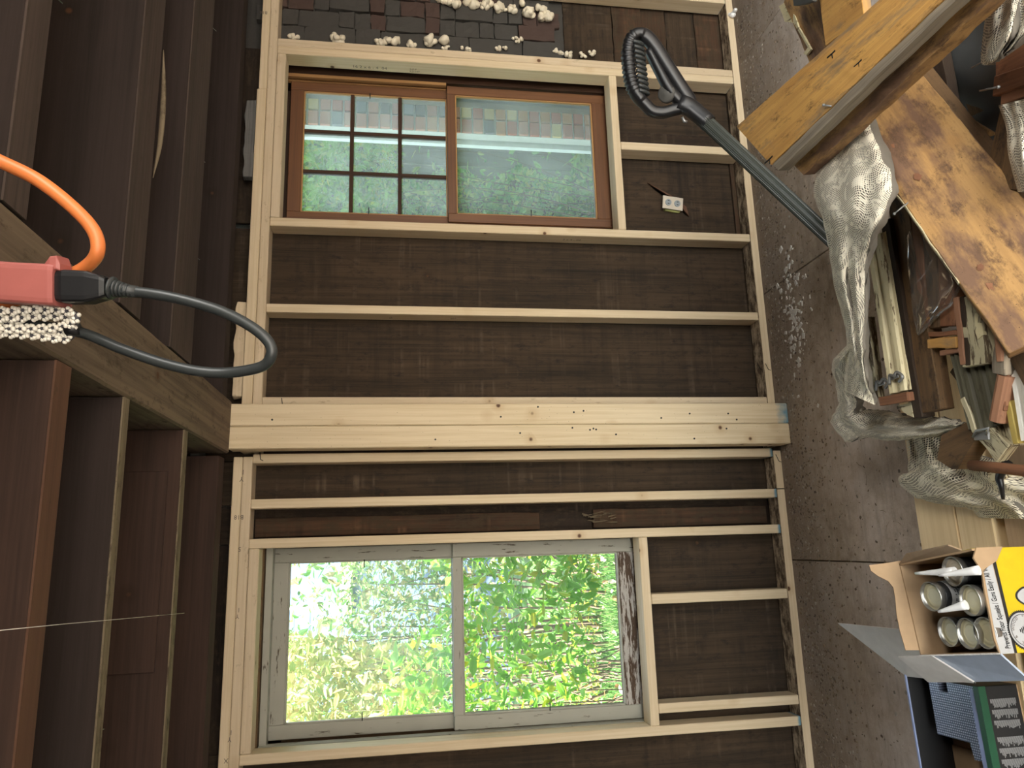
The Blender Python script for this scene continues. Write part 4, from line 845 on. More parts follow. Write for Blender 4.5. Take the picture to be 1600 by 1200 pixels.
# brown cut board with angled end
c = [atZ(x, y, z) for x, y, z in ((1471, 680, .40), (1510, 660, .40), (1523, 688, .39), (1508, 712, .385), (1497, 733, .38), (1487, 733, .38), (1464, 718, .385))]
bm = bmesh.new(); slab(bm, c, .045, Vector((0, 0, 1))); tag(mesh_from('angled_board', bm, M['darkw']), 'brown board with a sawn angled end and nail holes lying on the coarse lace', 'board')
plank('peeling_board', ((1526, 690), (1548, 664), (1554, 716), (1582, 700)), (.385, .385, .36, .36), .035, M['cream_peel'], 'peeling yellow-grey board end below the rusty latch', 'board', rough=.006, seg=10)
plank('peeling_board', ((1548, 660), (1568, 650), (1568, 706), (1583, 695)), (.37, .37, .35, .35), .03, M['cream_peel'], 'second peeling board end right of the latch', 'board', rough=.006, seg=10)
plank('peeling_board', ((1540, 738), (1560, 732), (1550, 754), (1568, 750)), (.30, .30, .29, .29), .03, M['cream_peel'], 'small peeling wood end poking out under the red rod', 'board', rough=.004)
bm = bmesh.new(); tube(bm, [atZ(1518, 727, .42), atZ(1560, 731, .425), atZ(1605, 736, .43), atZ(1680, 742, .44)], .0125, 12); tag(mesh_from('wooden_rod', bm, M['redw'], smooth=False), 'dark red-brown wooden rod running out over the coarse lace', 'rod')
bm = bmesh.new(); p = atZ(1534, 681, .43); bm_box(bm, (.045, .02, .006), Matrix.Translation(p) @ Matrix.Rotation(1.45, 4, 'Z'), .001, 3, .002); tube(bm, [p+Vector((0, -.02, .006)), p+Vector((.012, -.035, .01)), p+Vector((.012, .0, .012)), p+Vector((0, .02, .006))], .003, 7); tag(mesh_from('latch', bm, M['steel']), 'rusty metal sash latch on the olive-grey trim', 'latch')
for (px, py, z), lb in (((1400, 590, .545), 'worn grey sash latch still fixed on the cream trim'), ((1379, 600, .49), 'bent grey hook between the cream trim and the lace')):
    p = atZ(px, py, z-.02); bm = bmesh.new()
    tube(bm, spline([p+Vector((-.012, .03, 0)), p+Vector((.01, .018, .004)), p+Vector((.004, .0, .006)), p+Vector((.012, -.012, .004)), p+Vector((-.004, -.028, .002)), p+Vector((-.014, -.012, .002))], 5), .0042, 8); bm_box(bm, (.014, .03, .004), Matrix.Translation(p+Vector((.004, .004, 0))), .001, 3, .001)
    tag(mesh_from('sash_latch', bm, M['steel']), lb, 'latch')
bm = bmesh.new(); p = atZ(1562, 745, .33); tube(bm, spline([p+Vector((.03, -.03, 0)), p, p+Vector((-.02, .0, .0)), p+Vector((-.05, .012, -.01))], 5), .008, 8, rfun=lambda t: .012-.008*t); tag(mesh_from('black_hook', bm, M['blackpl']), 'black hooked piece resting on the coarse lace below the red rod', 'hook')
# filler: lower boards of the heap, glimpsed in the gaps
def proj(P):
    v = P-EYE; f_ = v.dot(fw); return 800-FPX*v.dot(up)/f_, 600-FPX*v.dot(rt)/f_
bn_ = 0
for i in range(400):
    if bn_ >= 16: break
    x, y = random.uniform(.42, 1.25), random.uniform(1.0, 1.95); a_ = random.uniform(-.5, .9)+(math.pi/2 if i % 3 else 0); zt = .04+(bn_//3)*.062
    L_ = random.uniform(.35, .8); w_ = random.uniform(.08, .15)
    cs = [proj(Vector((x+math.cos(a_)*L_*.5*u_-math.sin(a_)*w_*.5*v_, y+math.sin(a_)*L_*.5*u_+math.cos(a_)*w_*.5*v_, zt+.02))) for u_ in (-1, 1) for v_ in (-1, 1)]
    if any(c_[0] < 1372 or c_[1] > 640 or (c_[1] < 120 and c_[0] < 1500) for c_ in cs): continue
    bn_ += 1; bm = bmesh.new(); bm_box(bm, (L_, w_, .035), None, .002, 5, .002)
    o = mesh_from('buried_board', bm, M[random.choice(('darkw', 'blackw', 'redw', 'wardB', 'darkw'))], None, loc=(x, y, zt)); o.rotation_euler = (0, 0, a_); tag(o, 'old dark board buried in the lower layers of the heap', 'board', 'buried boards of the heap')

# ---------------------------------------------------------------- lace
atZ = _atZ
def cloth(name, rows, label, mat, nu=34, sub=5, amp=.018, freq=(3, 5), rag=.0, under=True, seed=0):
    """rows: (xa,ya,xb,yb,z) pixel pairs at height z, smoothed; folds run along the length"""
    A_ = spline([(r[0], r[1], r[4]) for r in rows], sub); B_ = spline([(r[2], r[3], r[4]) for r in rows], sub); g = []
    for i, (a, b) in enumerate(zip(A_, B_)):
        row = []
        for j in range(nu):
            u_ = j/(nu-1); px, py, z = a.lerp(b, u_)
            ed = math.sin(math.pi*u_)**.5 if 0 < u_ < 1 else 0
            s_ = seed+i*.05; fold = math.sin(u_*freq[0]*6.28+s_*3+2*noise.noise(Vector((u_*2, i*.07, seed))))*.6+math.sin(u_*freq[1]*6.28-i*.1+seed)*.4
            z += amp*(fold*ed+ed*.9)+.02*noise.noise(Vector((u_*3, i*.13, seed+9)))*ed-.03*(1-ed)
            row.append(atZ(px+rag*noise.noise(Vector((i*.5, u_, 2)))*20, py+rag*noise.noise(Vector((i*.4, u_, 7)))*20, z))
        g.append(row)
    bm = bmesh.new(); grid(bm, g); o = mesh_from(name, bm, mat)
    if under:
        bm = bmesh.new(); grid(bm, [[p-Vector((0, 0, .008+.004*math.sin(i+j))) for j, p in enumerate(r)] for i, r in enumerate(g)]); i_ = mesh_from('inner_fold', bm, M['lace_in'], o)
    return tag(o, label, 'lace')
cloth('lace_curtain', ((1292, 215, 1360, 180, .55), (1284, 250, 1385, 238, .585), (1271, 300, 1397, 290, .62), (1286, 345, 1382, 340, .63), (1296, 400, 1366, 375, .60), (1305, 455, 1354, 430, .56), (1318, 500, 1353, 500, .52), (1323, 535, 1354, 560, .49), (1322, 570, 1362, 610, .47), (1318, 610, 1368, 632, .45)), 'long bunched cream lace curtain coming out from under the wide orange board', M['lace'], 40, 6, .012, (1, 2.5), .1, seed=1)
cloth('lace_curtain', ((1335, 528, 1345, 540, .47), (1300, 567, 1338, 575, .44), (1306, 600, 1340, 610, .38), (1309, 635, 1345, 630, .34), (1297, 657, 1350, 640, .31), (1312, 680, 1368, 640, .29), (1326, 691, 1385, 642, .29), (1350, 684, 1410, 647, .31), (1392, 689, 1440, 652, .33), (1425, 686, 1463, 651, .35), (1470, 680, 1490, 655, .36), (1496, 668, 1506, 660, .36)), 'loose tail of cream lace sweeping right across the floor below the trims', M['lace'], 30, 6, .012, (1.2, 2.5), .15, seed=4)
cloth('lace_tablecloth', ((1416, 688, 1475, 664, .20), (1419, 735, 1500, 700, .23), (1408, 742, 1560, 720, .26), (1405, 755, 1605, 735, .25), (1430, 777, 1625, 745, .24), (1465, 787, 1640, 760, .22), (1510, 794, 1650, 780, .20), (1530, 808, 1660, 812, .18)), 'heap of coarse open-weave lace with flower border draped over the pale lumber', M['lace2'], 60, 6, .014, (2, 3.5), .15, seed=7)
cloth('lace_scrap', ((1545, -10, 1640, -40, .52), (1535, 60, 1640, 20, .55), (1533, 98, 1600, 62, .54), (1545, 102, 1575, 80, .52)), 'grey bunched lace in the far corner of the pile behind the reddish board ends', M['lace'], 30, 6, .02, (2, 4), seed=11)
cloth('lace_scrap', ((1560, 165, 1640, 145, .40), (1572, 200, 1640, 190, .42), (1575, 240, 1640, 240, .42), (1590, 300, 1640, 300, .40)), 'lace scrap wedged below the thin reddish batten', M['lace'], 24, 5, .02, (2, 4), seed=13)
blob('foam_scrap', atZ(1146, 20, .01), .018, M['foam_w'], None, 9, (.5, 1.3, .5)); o = bpy.context.scene.objects['foam_scrap']; tag(o, 'white blob of foam on the floor against the bottom plate', 'foam')

# ---------------------------------------------------------------- shovel with D-grip
sv = empty('shovel', atD(1085, 172, 2.16)); tag(sv, 'shovel with black plastic D-grip and ribbed dark shaft stuck down into the lace', 'shovel')
p1 = atD(1083, 172, 2.16); p2 = atD(1330, 402, 1.95); ax = (p2-p1).normalized()
bm = bmesh.new(); nr = 26
pts = [p1.lerp(p2, k/20) for k in range(21)]; ref = Vector((0, 0, 1)); nn = (ref-ax*ref.dot(ax)).normalized(); bb = ax.cross(nn); uv = uvl(bm); rings = []
for p in pts: rings.append([bm.verts.new(p+(nn*math.cos(2*math.pi*i/104)+bb*math.sin(2*math.pi*i/104))*(.0198+(.0012 if (i % 4) < 2 else 0))) for i in range(104)])
for k in range(20):
    for i in range(104): bm.faces.new((rings[k][i], rings[k][(i+1) % 104], rings[k+1][(i+1) % 104], rings[k+1][i]))
bm.faces.new(rings[-1]); o = mesh_from('shaft', bm, plain('ribbed_shaft', (.028, .033, .026), .38), sv); o.location = -sv.location
# grip: a closed D in the plane facing the camera, tilted a little
dd = 2.17
loop = [(1078, 160), (1066, 140), (1052, 118), (1038, 96), (1024, 74), (1010, 58), (997, 54), (986, 62), (981, 80), (982, 100), (984, 118), (988, 134), (996, 150), (1008, 163), (1020, 174), (1036, 176), (1052, 172), (1068, 168)]
P3 = []
for i, (x, y) in enumerate(loop):
    tw = (y-172)/118; P3.append(atD(x, y, dd+.03*tw))
def closed(P, n):
    out = []; K = len(P)
    for i in range(K):
        a, b, c, d = P[i-1], P[i], P[(i+1) % K], P[(i+2) % K]
        for k in range(n): t_ = k/n; out.append(.5*((2*b)+(c-a)*t_+(2*a-5*b+4*c-d)*t_*t_+(3*b-a-3*c+d)*t_**3))
    return out
def ribbon(bm, pts, wn, wb, depth_dir, cyc=True, n=12, rib=lambda k: 0):
    """oval section: wn in-plane half width, wb half depth along depth_dir"""
    K = len(pts); rings = []
    for k in range(K):
        t_ = (pts[(k+1) % K]-pts[k-1]).normalized() if cyc else (pts[min(k+1, K-1)]-pts[max(k-1, 0)]).normalized(); d = (depth_dir-t_*depth_dir.dot(t_)).normalized(); s_ = t_.cross(d)
        a = wn(k/K)+rib(k); b = wb(k/K)+rib(k); rings.append([bm.verts.new(pts[k]+s_*a*math.copysign(abs(math.cos(q))**.7, math.cos(q))+d*b*math.copysign(abs(math.sin(q))**.7, math.sin(q))) for q in [2*math.pi*i/n for i in range(n)]])
    for k in range(K if cyc else K-1):
        for i in range(n):
            f = bm.faces.new((rings[k][i], rings[k][(i+1) % n], rings[(k+1) % K][(i+1) % n], rings[(k+1) % K][i])); f.smooth = True
    if not cyc: bm.faces.new(rings[0][::-1]); bm.faces.new(rings[-1])
PP = closed(P3, 8); K_ = len(PP); bm = bmesh.new()
def gr(k):
    f = k/K_*18
    return .003*(1 if (k % 3) else -.4) if 6.5 < f < 11.5 else 0
ribbon(bm, PP, lambda t: .0165 if .34 < t < .66 else (.019 if t < .3 else .016), lambda t: .024 if .3 < t < .7 else .019, fw, True, 14, gr); o = mesh_from('d_grip', bm, M['blackpl'], sv); o.location = -sv.location
# finger ridges across the inside of the grip
for i in range(11):
    bm = bmesh.new(); c = atD(991+i*.9, 68+i*7.6, dd-.03*(1-(68+i*7.6-54)/118)-.006); tube(bm, spline([c+rt*.000+up*.006-fw*.016, c-up*.012-fw*.012-rt*.003, c-up*.024-rt*.005, c-up*.016+fw*.012-rt*.002], 4), .0058, 8)
    o = mesh_from('grip_ridge', bm, M['blackrub'], sv); o.location = -sv.location
# web: the flat brace and round boss in the middle
bm = bmesh.new(); ribbon(bm, spline([atD(1012, 78, dd-.02), atD(1030, 112, dd-.012), atD(1046, 140, dd-.008), atD(1066, 162, dd)], 6), lambda t: .010+.008*t, lambda t: .019, fw, False, 10); o = mesh_from('brace', bm, M['blackpl'], sv); o.location = -sv.location
bm = bmesh.new(); c = atD(1041, 146, dd-.012); Mx = Matrix.Translation(c) @ (-fw*.8+up*.5-rt*.2).to_track_quat('Z', 'Y').to_matrix().to_4x4(); lathe(bm, [(.001, .006), (.009, .006), (.012, .004), (.021, .003), (.026, 0), (.027, -.010)], 22, Mx); o = mesh_from('boss', bm, plain('worn_grey_plastic', (.06, .057, .05), .7), sv); o.location = -sv.location
bm = bmesh.new(); ca_ = atD(1060, 160, 2.165); ribbon(bm, [ca_, atD(1070, 164, 2.165), atD(1082, 171, 2.16), atD(1102, 188, 2.145), atD(1108, 194, 2.14)], lambda t: .026-.004*t, lambda t: .024-.002*t, fw, False, 18); o = mesh_from('socket', bm, M['blackpl'], sv); o.location = -sv.location
bm = bmesh.new(); c = atD(1066, 183, 2.14); tube(bm, [c, c-rt*.012-up*.006, c-rt*.014-up*.014], .004, 8); o = mesh_from('socket_rivet', bm, M['steel'], sv); o.location = -sv.location

# ---------------------------------------------------------------- yellow carton of adhesive tubes
CB = Vector((-.166, 1.604, .1505)); ang = math.radians(8.5); bw, bd, bh = .218, .255, .305
bx = empty('adhesive_carton', CB, (0, 0, ang)); tag(bx, 'open yellow cardboard carton of adhesive tubes with torn brown flaps on the lumber', 'carton')
def loc(name, bm, mat, par=bx, smooth=False): return mesh_from(name, bm, mat, par, smooth)
t0_ = .003
def panel(nm, poly, n_, mats, th=.004, par=bx):
    """cardboard panel: brown core with printed outer face"""
    bm = bmesh.new(); slab(bm, [Vector(p) for p in poly], th, Vector(n_)); return loc(nm, bm, mats, par)
x0, x1, y0, y1 = -bw/2, bw/2, -bd/2, bd/2
panel('carton_bottom', ((x0, y0, .004), (x1, y0, .004), (x1, y1, .004), (x0, y1, .004)), (0, 0, 1), M['card'])
panel('carton_back', ((x0, y1, 0), (x1, y1, 0), (x1, y1, bh), (x0, y1, bh)), (0, 1, 0), M['card'])
panel('carton_side', ((x0, y0, 0), (x0, y1, 0), (x0, y1, bh), (x0, y0, bh)), (-1, 0, 0), M['card']); panel('carton_side', ((x1, y0, 0), (x1, y1, 0), (x1, y1, bh), (x1, y0, bh)), (1, 0, 0), M['card'])
panel('carton_side_print', ((x1+.0007, y0, 0), (x1+.0007, y1, 0), (x1+.0007, y1, bh), (x1+.0007, y0, bh)), (1, 0, 0), M['yellow'], .0006)
fp = panel('carton_front', ((x0, y0, 0), (x1, y0, 0), (x1, y0, bh-.028), (x1-.05, y0, bh-.010), (x1-.09, y0, bh-.004), (x1-.13, y0, bh-.001), (x0+.03, y0, bh+.004), (x0, y0, bh)), (0, -1, 0), M['card'])
panel('front_print', ((x0, y0-.0007, 0), (x1, y0-.0007, 0), (x1, y0-.0007, bh-.06), (x1-.02, y0-.0007, bh-.05), (x0, y0-.0007, bh-.040)), (0, -1, 0), M['yellow'], .0006)
panel('front_print', ((x0, y0-.0007, bh-.034), (x1-.028, y0-.0007, bh-.040), (x1-.05, y0-.0007, bh-.014), (x0+.03, y0-.0007, bh), (x0, y0-.0007, bh-.002)), (0, -1, 0), M['silver'] if 0 else M['label'], .0006)
panel('front_print', ((x0, y0-.0012, bh-.0405), (x1-.024, y0-.0012, bh-.050), (x1-.028, y0-.0012, bh-.042), (x0, y0-.0012, bh-.034)), (0, -1, 0), M['ink'], .0006)
Tf = Matrix.Translation((x0+.010, y0-.002, bh-.028)) @ Matrix.Rotation(math.pi/2, 4, 'X') @ Matrix.Rotation(math.radians(1.2), 4, 'Z')
tx = text('lettering', 'Prevents Floor Squeaks / Guns Easily / All Weather', .0185, M['ink'], Tf, bx, .0003, sx=.50)
# keep the line on the box: the tail runs under the torn flap
# torn corner flap on the right front
bm = bmesh.new(); slab(bm, [Vector(p) for p in ((x1-.048, y0-.003, bh-.008), (x1-.028, y0-.004, bh-.050), (x1+.002, y0-.003, bh-.075), (x1+.002, y0-.003, bh-.01), (x1-.02, y0-.003, bh+.004))], .004, Vector((0, -1, 0))); loc('torn_flap', bm, M['card'])
# badge: saw-tooth seal with a little tree of bars
def badge(cx, cz, R, tree=True):
    b_ = bmesh.new(); n_ = 112; vs = [b_.verts.new((cx+(R if i % 2 else R*.93)*math.cos(2*math.pi*i/n_), y0-.0012, cz+(R if i % 2 else R*.93)*math.sin(2*math.pi*i/n_))) for i in range(n_)]; b_.faces.new(vs); lg = loc('badge', b_, M['ink'])
    for k, (r_, mt) in enumerate(((.86, 'silver'), (.78, 'ink'), (.75, 'label'), (.50, 'silver'))):
        b_ = bmesh.new(); vs = [b_.verts.new((cx+R*r_*math.cos(2*math.pi*i/48), y0-.0014-.0002*k, cz+R*r_*math.sin(2*math.pi*i/48))) for i in range(48)]; b_.faces.new(vs); loc('badge', b_, M[mt])
    b_ = bmesh.new()
    for k in range(7):
        w_ = R*(.08+.055*(6-k)); bm_box(b_, (w_*2, .0004, R*.055), Matrix.Translation((cx, y0-.0024, cz-R*.32+k*R*.10)))
    loc('badge', b_, M['ink'])
    for k, ch in enumerate('WALL & WOOD * FLOOR'):
        a_ = math.radians(200-k*17); Mx = Matrix.Translation((cx+R*.60*math.cos(a_), y0-.0026, cz+R*.60*math.sin(a_))) @ Matrix.Rotation(math.pi/2, 4, 'X') @ Matrix.Rotation(a_-math.pi/2, 4, 'Z')
        if ch.strip(): text('lettering', ch, R*.2, M['pencil'], Mx, bx, .0001, 'CENTER')
def onfront(px, py):
    d = bi0.to_3x3() @ ray(px, py); e = bi0 @ EYE; t_ = (y0-e.y)/d.y; return e+d*t_
bi0 = (Matrix.Translation(CB) @ Matrix.Rotation(ang, 4, 'Z')).inverted()
bc0, bc1 = onfront(1601, 985), onfront(1573, 985); badge(bc0.x, bc0.z, (bc0-bc1).length)
b_ = bmesh.new(); em = onfront(1604, 932); cx, cz = em.x, em.z
for r_, yy, mi in ((1, -.0012, 'ink'), (.82, -.0016, 'label'), (.62, -.002, 'silver')):
    b_ = bmesh.new(); vs = []
    for i in range(40):
        a_ = 2*math.pi*i/40; q_ = .021*r_*(1+.35*max(0, math.sin(a_))**6); vs.append(b_.verts.new((cx+q_*math.cos(a_), y0+yy, cz+q_*math.sin(a_))))
    b_.faces.new(vs); loc('emblem', b_, M[mi])
# flaps
def w2l(p): return bx.matrix_basis.inverted() @ p
bx_m = Matrix.Translation(CB) @ Matrix.Rotation(ang, 4, 'Z')
bi = bx_m.inverted()
def lp(px, py, z): return bi @ atZ(px, py, z)
bk = [Vector((x1, y1, bh)), Vector((x0, y1, bh))]
def onback(px, py, up_=0):   # point on the back flap plane, which leans back from the box's rear edge
    d = bi.to_3x3() @ ray(px, py); e = bi @ EYE; nrm = Vector((0, -math.cos(.30), math.sin(.30))); t_ = (Vector((0, y1, bh))-e).dot(nrm)/d.dot(nrm); return e+d*t_
poly = [onback(x, y) for x, y in ((1407, 876), (1383, 880), (1358, 883), (1361, 892), (1372, 900), (1388, 908), (1396, 918), (1399, 935), (1401, 960), (1406, 985), (1412, 1005), (1415, 1016), (1442, 1016))]
nf = (poly[2]-poly[0]).cross(poly[-1]-poly[0]).normalized(); nf = nf if nf.y < 0 else -nf
bm = bmesh.new(); slab(bm, poly, .004, nf); loc('back_flap', bm, M['card'])
sf = [Vector((x1, y1, bh)), Vector((x1, y0+.03, bh)), Vector((x1+.015, y0+.045, bh+.02)), Vector((x1+.018, y1-.05, bh+.012))]
bm = bmesh.new(); slab(bm, sf, .004, (sf[1]-sf[0]).cross(sf[3]-sf[0]).normalized()); loc('side_flap', bm, M['carddk'])
lf = [Vector((x0, y1, bh)), Vector((x0, y0, bh)), Vector((x0-.055, y0+.005, bh-.055)), Vector((x0-.062, y1+.01, bh-.05))]
bm = bmesh.new(); nn_ = (lf[1]-lf[0]).cross(lf[3]-lf[0]).normalized(); nn_ = nn_ if nn_.z > 0 else -nn_; slab(bm, lf, .004, nn_); loc('side_flap', bm, M['bluew'])
lf2 = [Vector((x0-.001, y1+.07, bh+.012)), Vector((x0-.001, y1-.045, bh+.003)), Vector((x0-.060, y1-.1, bh-.045)), Vector((x0-.062, y1+.05, bh-.04))]
bm = bmesh.new(); nn_ = (lf2[1]-lf2[0]).cross(lf2[3]-lf2[0]).normalized(); nn_ = nn_ if nn_.z > 0 else -nn_; slab(bm, lf2, .004, nn_); loc('side_flap', bm, M['cardw'])
bm = bmesh.new()
for i in range(70):
    t_ = i/69; bm_box(bm, (.003, .0022, .004), Matrix.Translation((x0+.001, y1+(y0-y1)*t_, bh+.001)) @ Matrix.Rotation(.6 if i % 2 else -.6, 4, 'X'))
loc('corrugation', bm, M['cardw'])['kind'] = 'stuff'
# tubes: standing on end in the carton
def can(center, ztop, label, tan=False, lab=False, tilt=(0, 0), full=.29):
    t_ = empty('adhesive_tube', (center[0], center[1], ztop)); t_.rotation_euler = (tilt[0], tilt[1], random.random()*6); tag(t_, label, 'adhesive tube', 'adhesive tubes in the carton')
    bm = bmesh.new(); lathe(bm, [(.0315, -full), (.0315, -.030), (.0318, -.016), (.0318, -.013)], 32); mesh_from('tube_body', bm, M['ink'], t_)
    bm = bmesh.new(); lathe(bm, [(.0318, -.014), (.0330, -.011), (.0334, 0), (.0330, .002), (.0322, .0022), (.0314, .0), (.0308, -.008)], 36); bm.faces.ensure_lookup_table(); rim = mesh_from('metal_rim', bm, M['canmetal'], t_)
    bm = bmesh.new(); lathe(bm, [(.0308, -.0072), (.028, -.0090), (.026, -.007), (.018, -.007), (.017, -.0085), (.004, -.0085), (.001, -.0085)], 30); mesh_from('tube_end', bm, M['cantan'] if tan else M['canend'], t_)
    if lab:
        bm = bmesh.new(); lathe(bm, [(.0317, -.075), (.03195, -.0745), (.03195, -.029), (.0317, -.0285)], 32); lbm = mesh_from('tube_label', bm, M['label'], t_)
        bm = bmesh.new(); lathe(bm, [(.0319, -.069), (.0322, -.0685), (.0322, -.062), (.0319, -.0615)], 32); mesh_from('label_band', bm, M['yellow'], lbm)
        bm = bmesh.new()
        for r_i in range(3):
            for a_i in range(60):
                if random.random() < .3: continue
                a_ = a_i*2*math.pi/60; bm_box(bm, (.0004, .0022, .0028), Matrix.Rotation(a_, 4, 'Z') @ Matrix.Translation((.0321, 0, -.040-.006*r_i)))
        mesh_from('small_print', bm, M['ink'], lbm)['kind'] = 'stuff'
    return t_
for (px, py), z, lb, tn, la, tl in (((1489, 893), .452, 'adhesive tube with the tan end, against the right wall of the carton', True, False, (0, 0)), ((1455, 932), .480, 'adhesive tube standing highest, with its white printed label showing', False, True, (-.05, .03)),
                                    ((1516, 938), .462, 'adhesive tube in the middle of the carton, next to the front wall', False, False, (.02, .01)), ((1482, 987), .447, 'adhesive tube in the back left corner of the carton', False, False, (0, 0)),
                                    ((1512, 990), .455, 'adhesive tube in the left row, between the corner one and the front one', False, False, (.02, -.01)), ((1540, 989), .450, 'adhesive tube half hidden behind the torn front of the carton', False, False, (.0, 0))):
    can(atZ(px, py, z), z, lb, tn, la, tl, z-.160)
def nozzle(tip, zt, base, zb, label):
    a, b = atZ(*tip, zt), atZ(*base, zb); t_ = tag(mesh_from('nozzle', tube(bmesh.new(), [b.lerp(a, k/6) for k in range(7)], .01, 18, rfun=lambda t: .0105-.0075*t), M['white']), label, 'nozzle', 'white nozzles in the carton'); return t_
nozzle((1430, 896), .50, (1492, 893), .47, 'white cone nozzle lying left-most over the tan tube end'); nozzle((1467, 899), .51, (1530, 891), .47, 'white cone nozzle against the right front corner of the carton'); nozzle((1466, 956), .50, (1510, 945), .472, 'white cone nozzle between the label tube and the middle tube')

# ---------------------------------------------------------------- black and green box with collated fasteners
fz = .262
q = [atZ(1416, 1058, fz), atZ(1441, 1204, fz), atZ(1553, 1204, fz), atZ(1528, 1068, fz)]
ex = (q[0]-q[1]+q[3]-q[2]).normalized(); ey = Vector((-ex.y, ex.x, 0)); dpt = ((q[0]-q[3]).dot(ey)+(q[1]-q[2]).dot(ey))/2; rb = (q[0]+q[3])/2; LEN = .30
b2 = empty('fastener_box', Vector((rb.x, rb.y, .151)), (0, 0, math.atan2(ex.y, ex.x))); tag(b2, 'open black and green box of collated fasteners beside the yellow carton', 'box')
HB = fz-.151; Dh = dpt/2
def bb2(nm, lo, hi, mat, par=b2, bev=.0008):
    bm = bmesh.new(); lo, hi = Vector(lo), Vector(hi); bm_box(bm, hi-lo, Matrix.Translation((lo+hi)/2), 0, 1, bev); return mesh_from(nm, bm, M[mat], par)
bb2('box_bottom', (-LEN, -Dh, 0), (0, Dh, .003), 'card'); bb2('far_wall', (-LEN, Dh-.003, .003), (0, Dh, HB), 'ink'); bb2('side_wall', (-.003, -Dh, .003), (0, Dh, HB), 'ink'); bb2('side_wall', (-LEN, -Dh, .003), (-LEN+.003, Dh, HB), 'ink')
bb2('near_wall', (-LEN, -Dh, .003), (0, -Dh+.003, HB), 'ink'); bb2('far_rim', (-LEN, Dh-.003, HB), (0, Dh+.004, HB+.004), 'blueedge'); bb2('far_rim', (-LEN, Dh, HB-.02), (0, Dh+.004, HB), 'blueedge')
bb2('green_band', (-LEN, -Dh-.001, HB-.018), (0, -Dh, HB+.001), 'green'); bb2('green_band', (-LEN, -Dh-.001, HB), (0, -Dh+.018, HB+.0025), 'green'); bb2('blue_lip', (-LEN, -Dh+.018, HB-.001), (-.01, -Dh+.034, HB+.0015), 'blueedge')
bb2('inner_card', (-LEN+.01, -Dh+.004, .0031), (-.19, Dh-.004, .010), 'card')
for k, xx in enumerate((-.03, -.118, -.206)):
    bm = bmesh.new()
    for c_ in range(3):
        x_ = xx-.002-c_*.0
    for r_ in range(26):
        # columns of tiny illegible print
        z_ = HB-.026-r_*.0028
        if z_ < .012: break
        for s_ in range(3):
            w_ = .022*random.uniform(.55, 1) if r_ > 1 else .01; bm_box(bm, (w_, .0003, .0013), Matrix.Translation((xx-.012-s_*.025+(.011-w_/2), -Dh-.0003, z_)))
    o = mesh_from('small_print', bm, M['inkgrey'], b2); o['kind'] = 'stuff'
text('lettering', 'GRIP', .016, M['white'], Matrix.Translation((-.285, -Dh-.0013, HB-.014)) @ Matrix.Rotation(math.pi/2, 4, 'X'), b2, .0002)
# collated strip: a stepped sheet of nail heads seen from above
stp = [(-.004, Dh-.052), (-.004, Dh-.090), (-.035, Dh-.090), (-.035, Dh-.124), (-.004, Dh-.124), (-.004, -Dh+.030), (-.155, -Dh+.022), (-.160, -Dh+.052), (-.185, -Dh+.052), (-.190, -Dh+.098), (-.150, -Dh+.105), (-.150, Dh-.052)]
bm = bmesh.new(); slab(bm, [Vector((x, y, .082)) for x, y in stp], .070, Vector((0, 0, 1))); ns_ = mesh_from('collated_fasteners', bm, M['strip']); ns_.matrix_basis = Matrix.Translation(b2.location) @ Matrix.Rotation(b2.rotation_euler.z, 4, 'Z'); tag(ns_, 'block of collated fasteners with shiny heads in rows inside the black box', 'fasteners')
uvm = ns_.data.uv_layers.active.data
# lid flap
fl = [atZ(1416, 1057, fz), atZ(1524, 1068, fz), atZ(1420, 985, fz+.085), atZ(1309, 974, fz+.075)]; b2m = Matrix.Translation(b2.location) @ Matrix.Rotation(b2.rotation_euler.z, 4, 'Z'); fl = [b2m.inverted() @ p for p in fl]
nn_ = (fl[1]-fl[0]).cross(fl[3]-fl[0]).normalized(); nn_ = nn_ if nn_.z > 0 else -nn_; bm = bmesh.new(); slab(bm, fl, .003, nn_); mesh_from('lid_flap', bm, M['cardw'], b2)
bm = bmesh.new(); tube(bm, [fl[1], fl[2]], .0018, 6); mesh_from('flap_edge', bm, M['ink'], b2)

# ---------------------------------------------------------------- hanging cords, close to the lens, hung on the joist overhead
def cordbm(pts, r, n=14, sub=12): return tube(bmesh.new(), spline(pts, sub), r, n)
hk = Vector((.335, .60, 2.36))
ec = empty('extension_cord', atD(60, 440, .60)); tag(ec, 'orange extension cord hanging in a loop with a red connector', 'cord')
def sub(nm, bm, mat, par, sm=True):
    o = mesh_from(nm, bm, mat, par, sm); o.location = -par.location; return o
top = Vector((.40, .58, 2.36))
sub('cord', cordbm([top, atD(-120, 215, .60), atD(-60, 225, .60), atD(0, 252, .60), atD(60, 282, .60), atD(115, 325, .60), atD(147, 362, .60), atD(152, 395, .60), atD(130, 420, .61), atD(85, 440, .62), atD(20, 470, .625), atD(-40, 478, .625), atD(-100, 470, .62), Vector((.36, .62, 2.36))], .0055), M['orange'], ec)
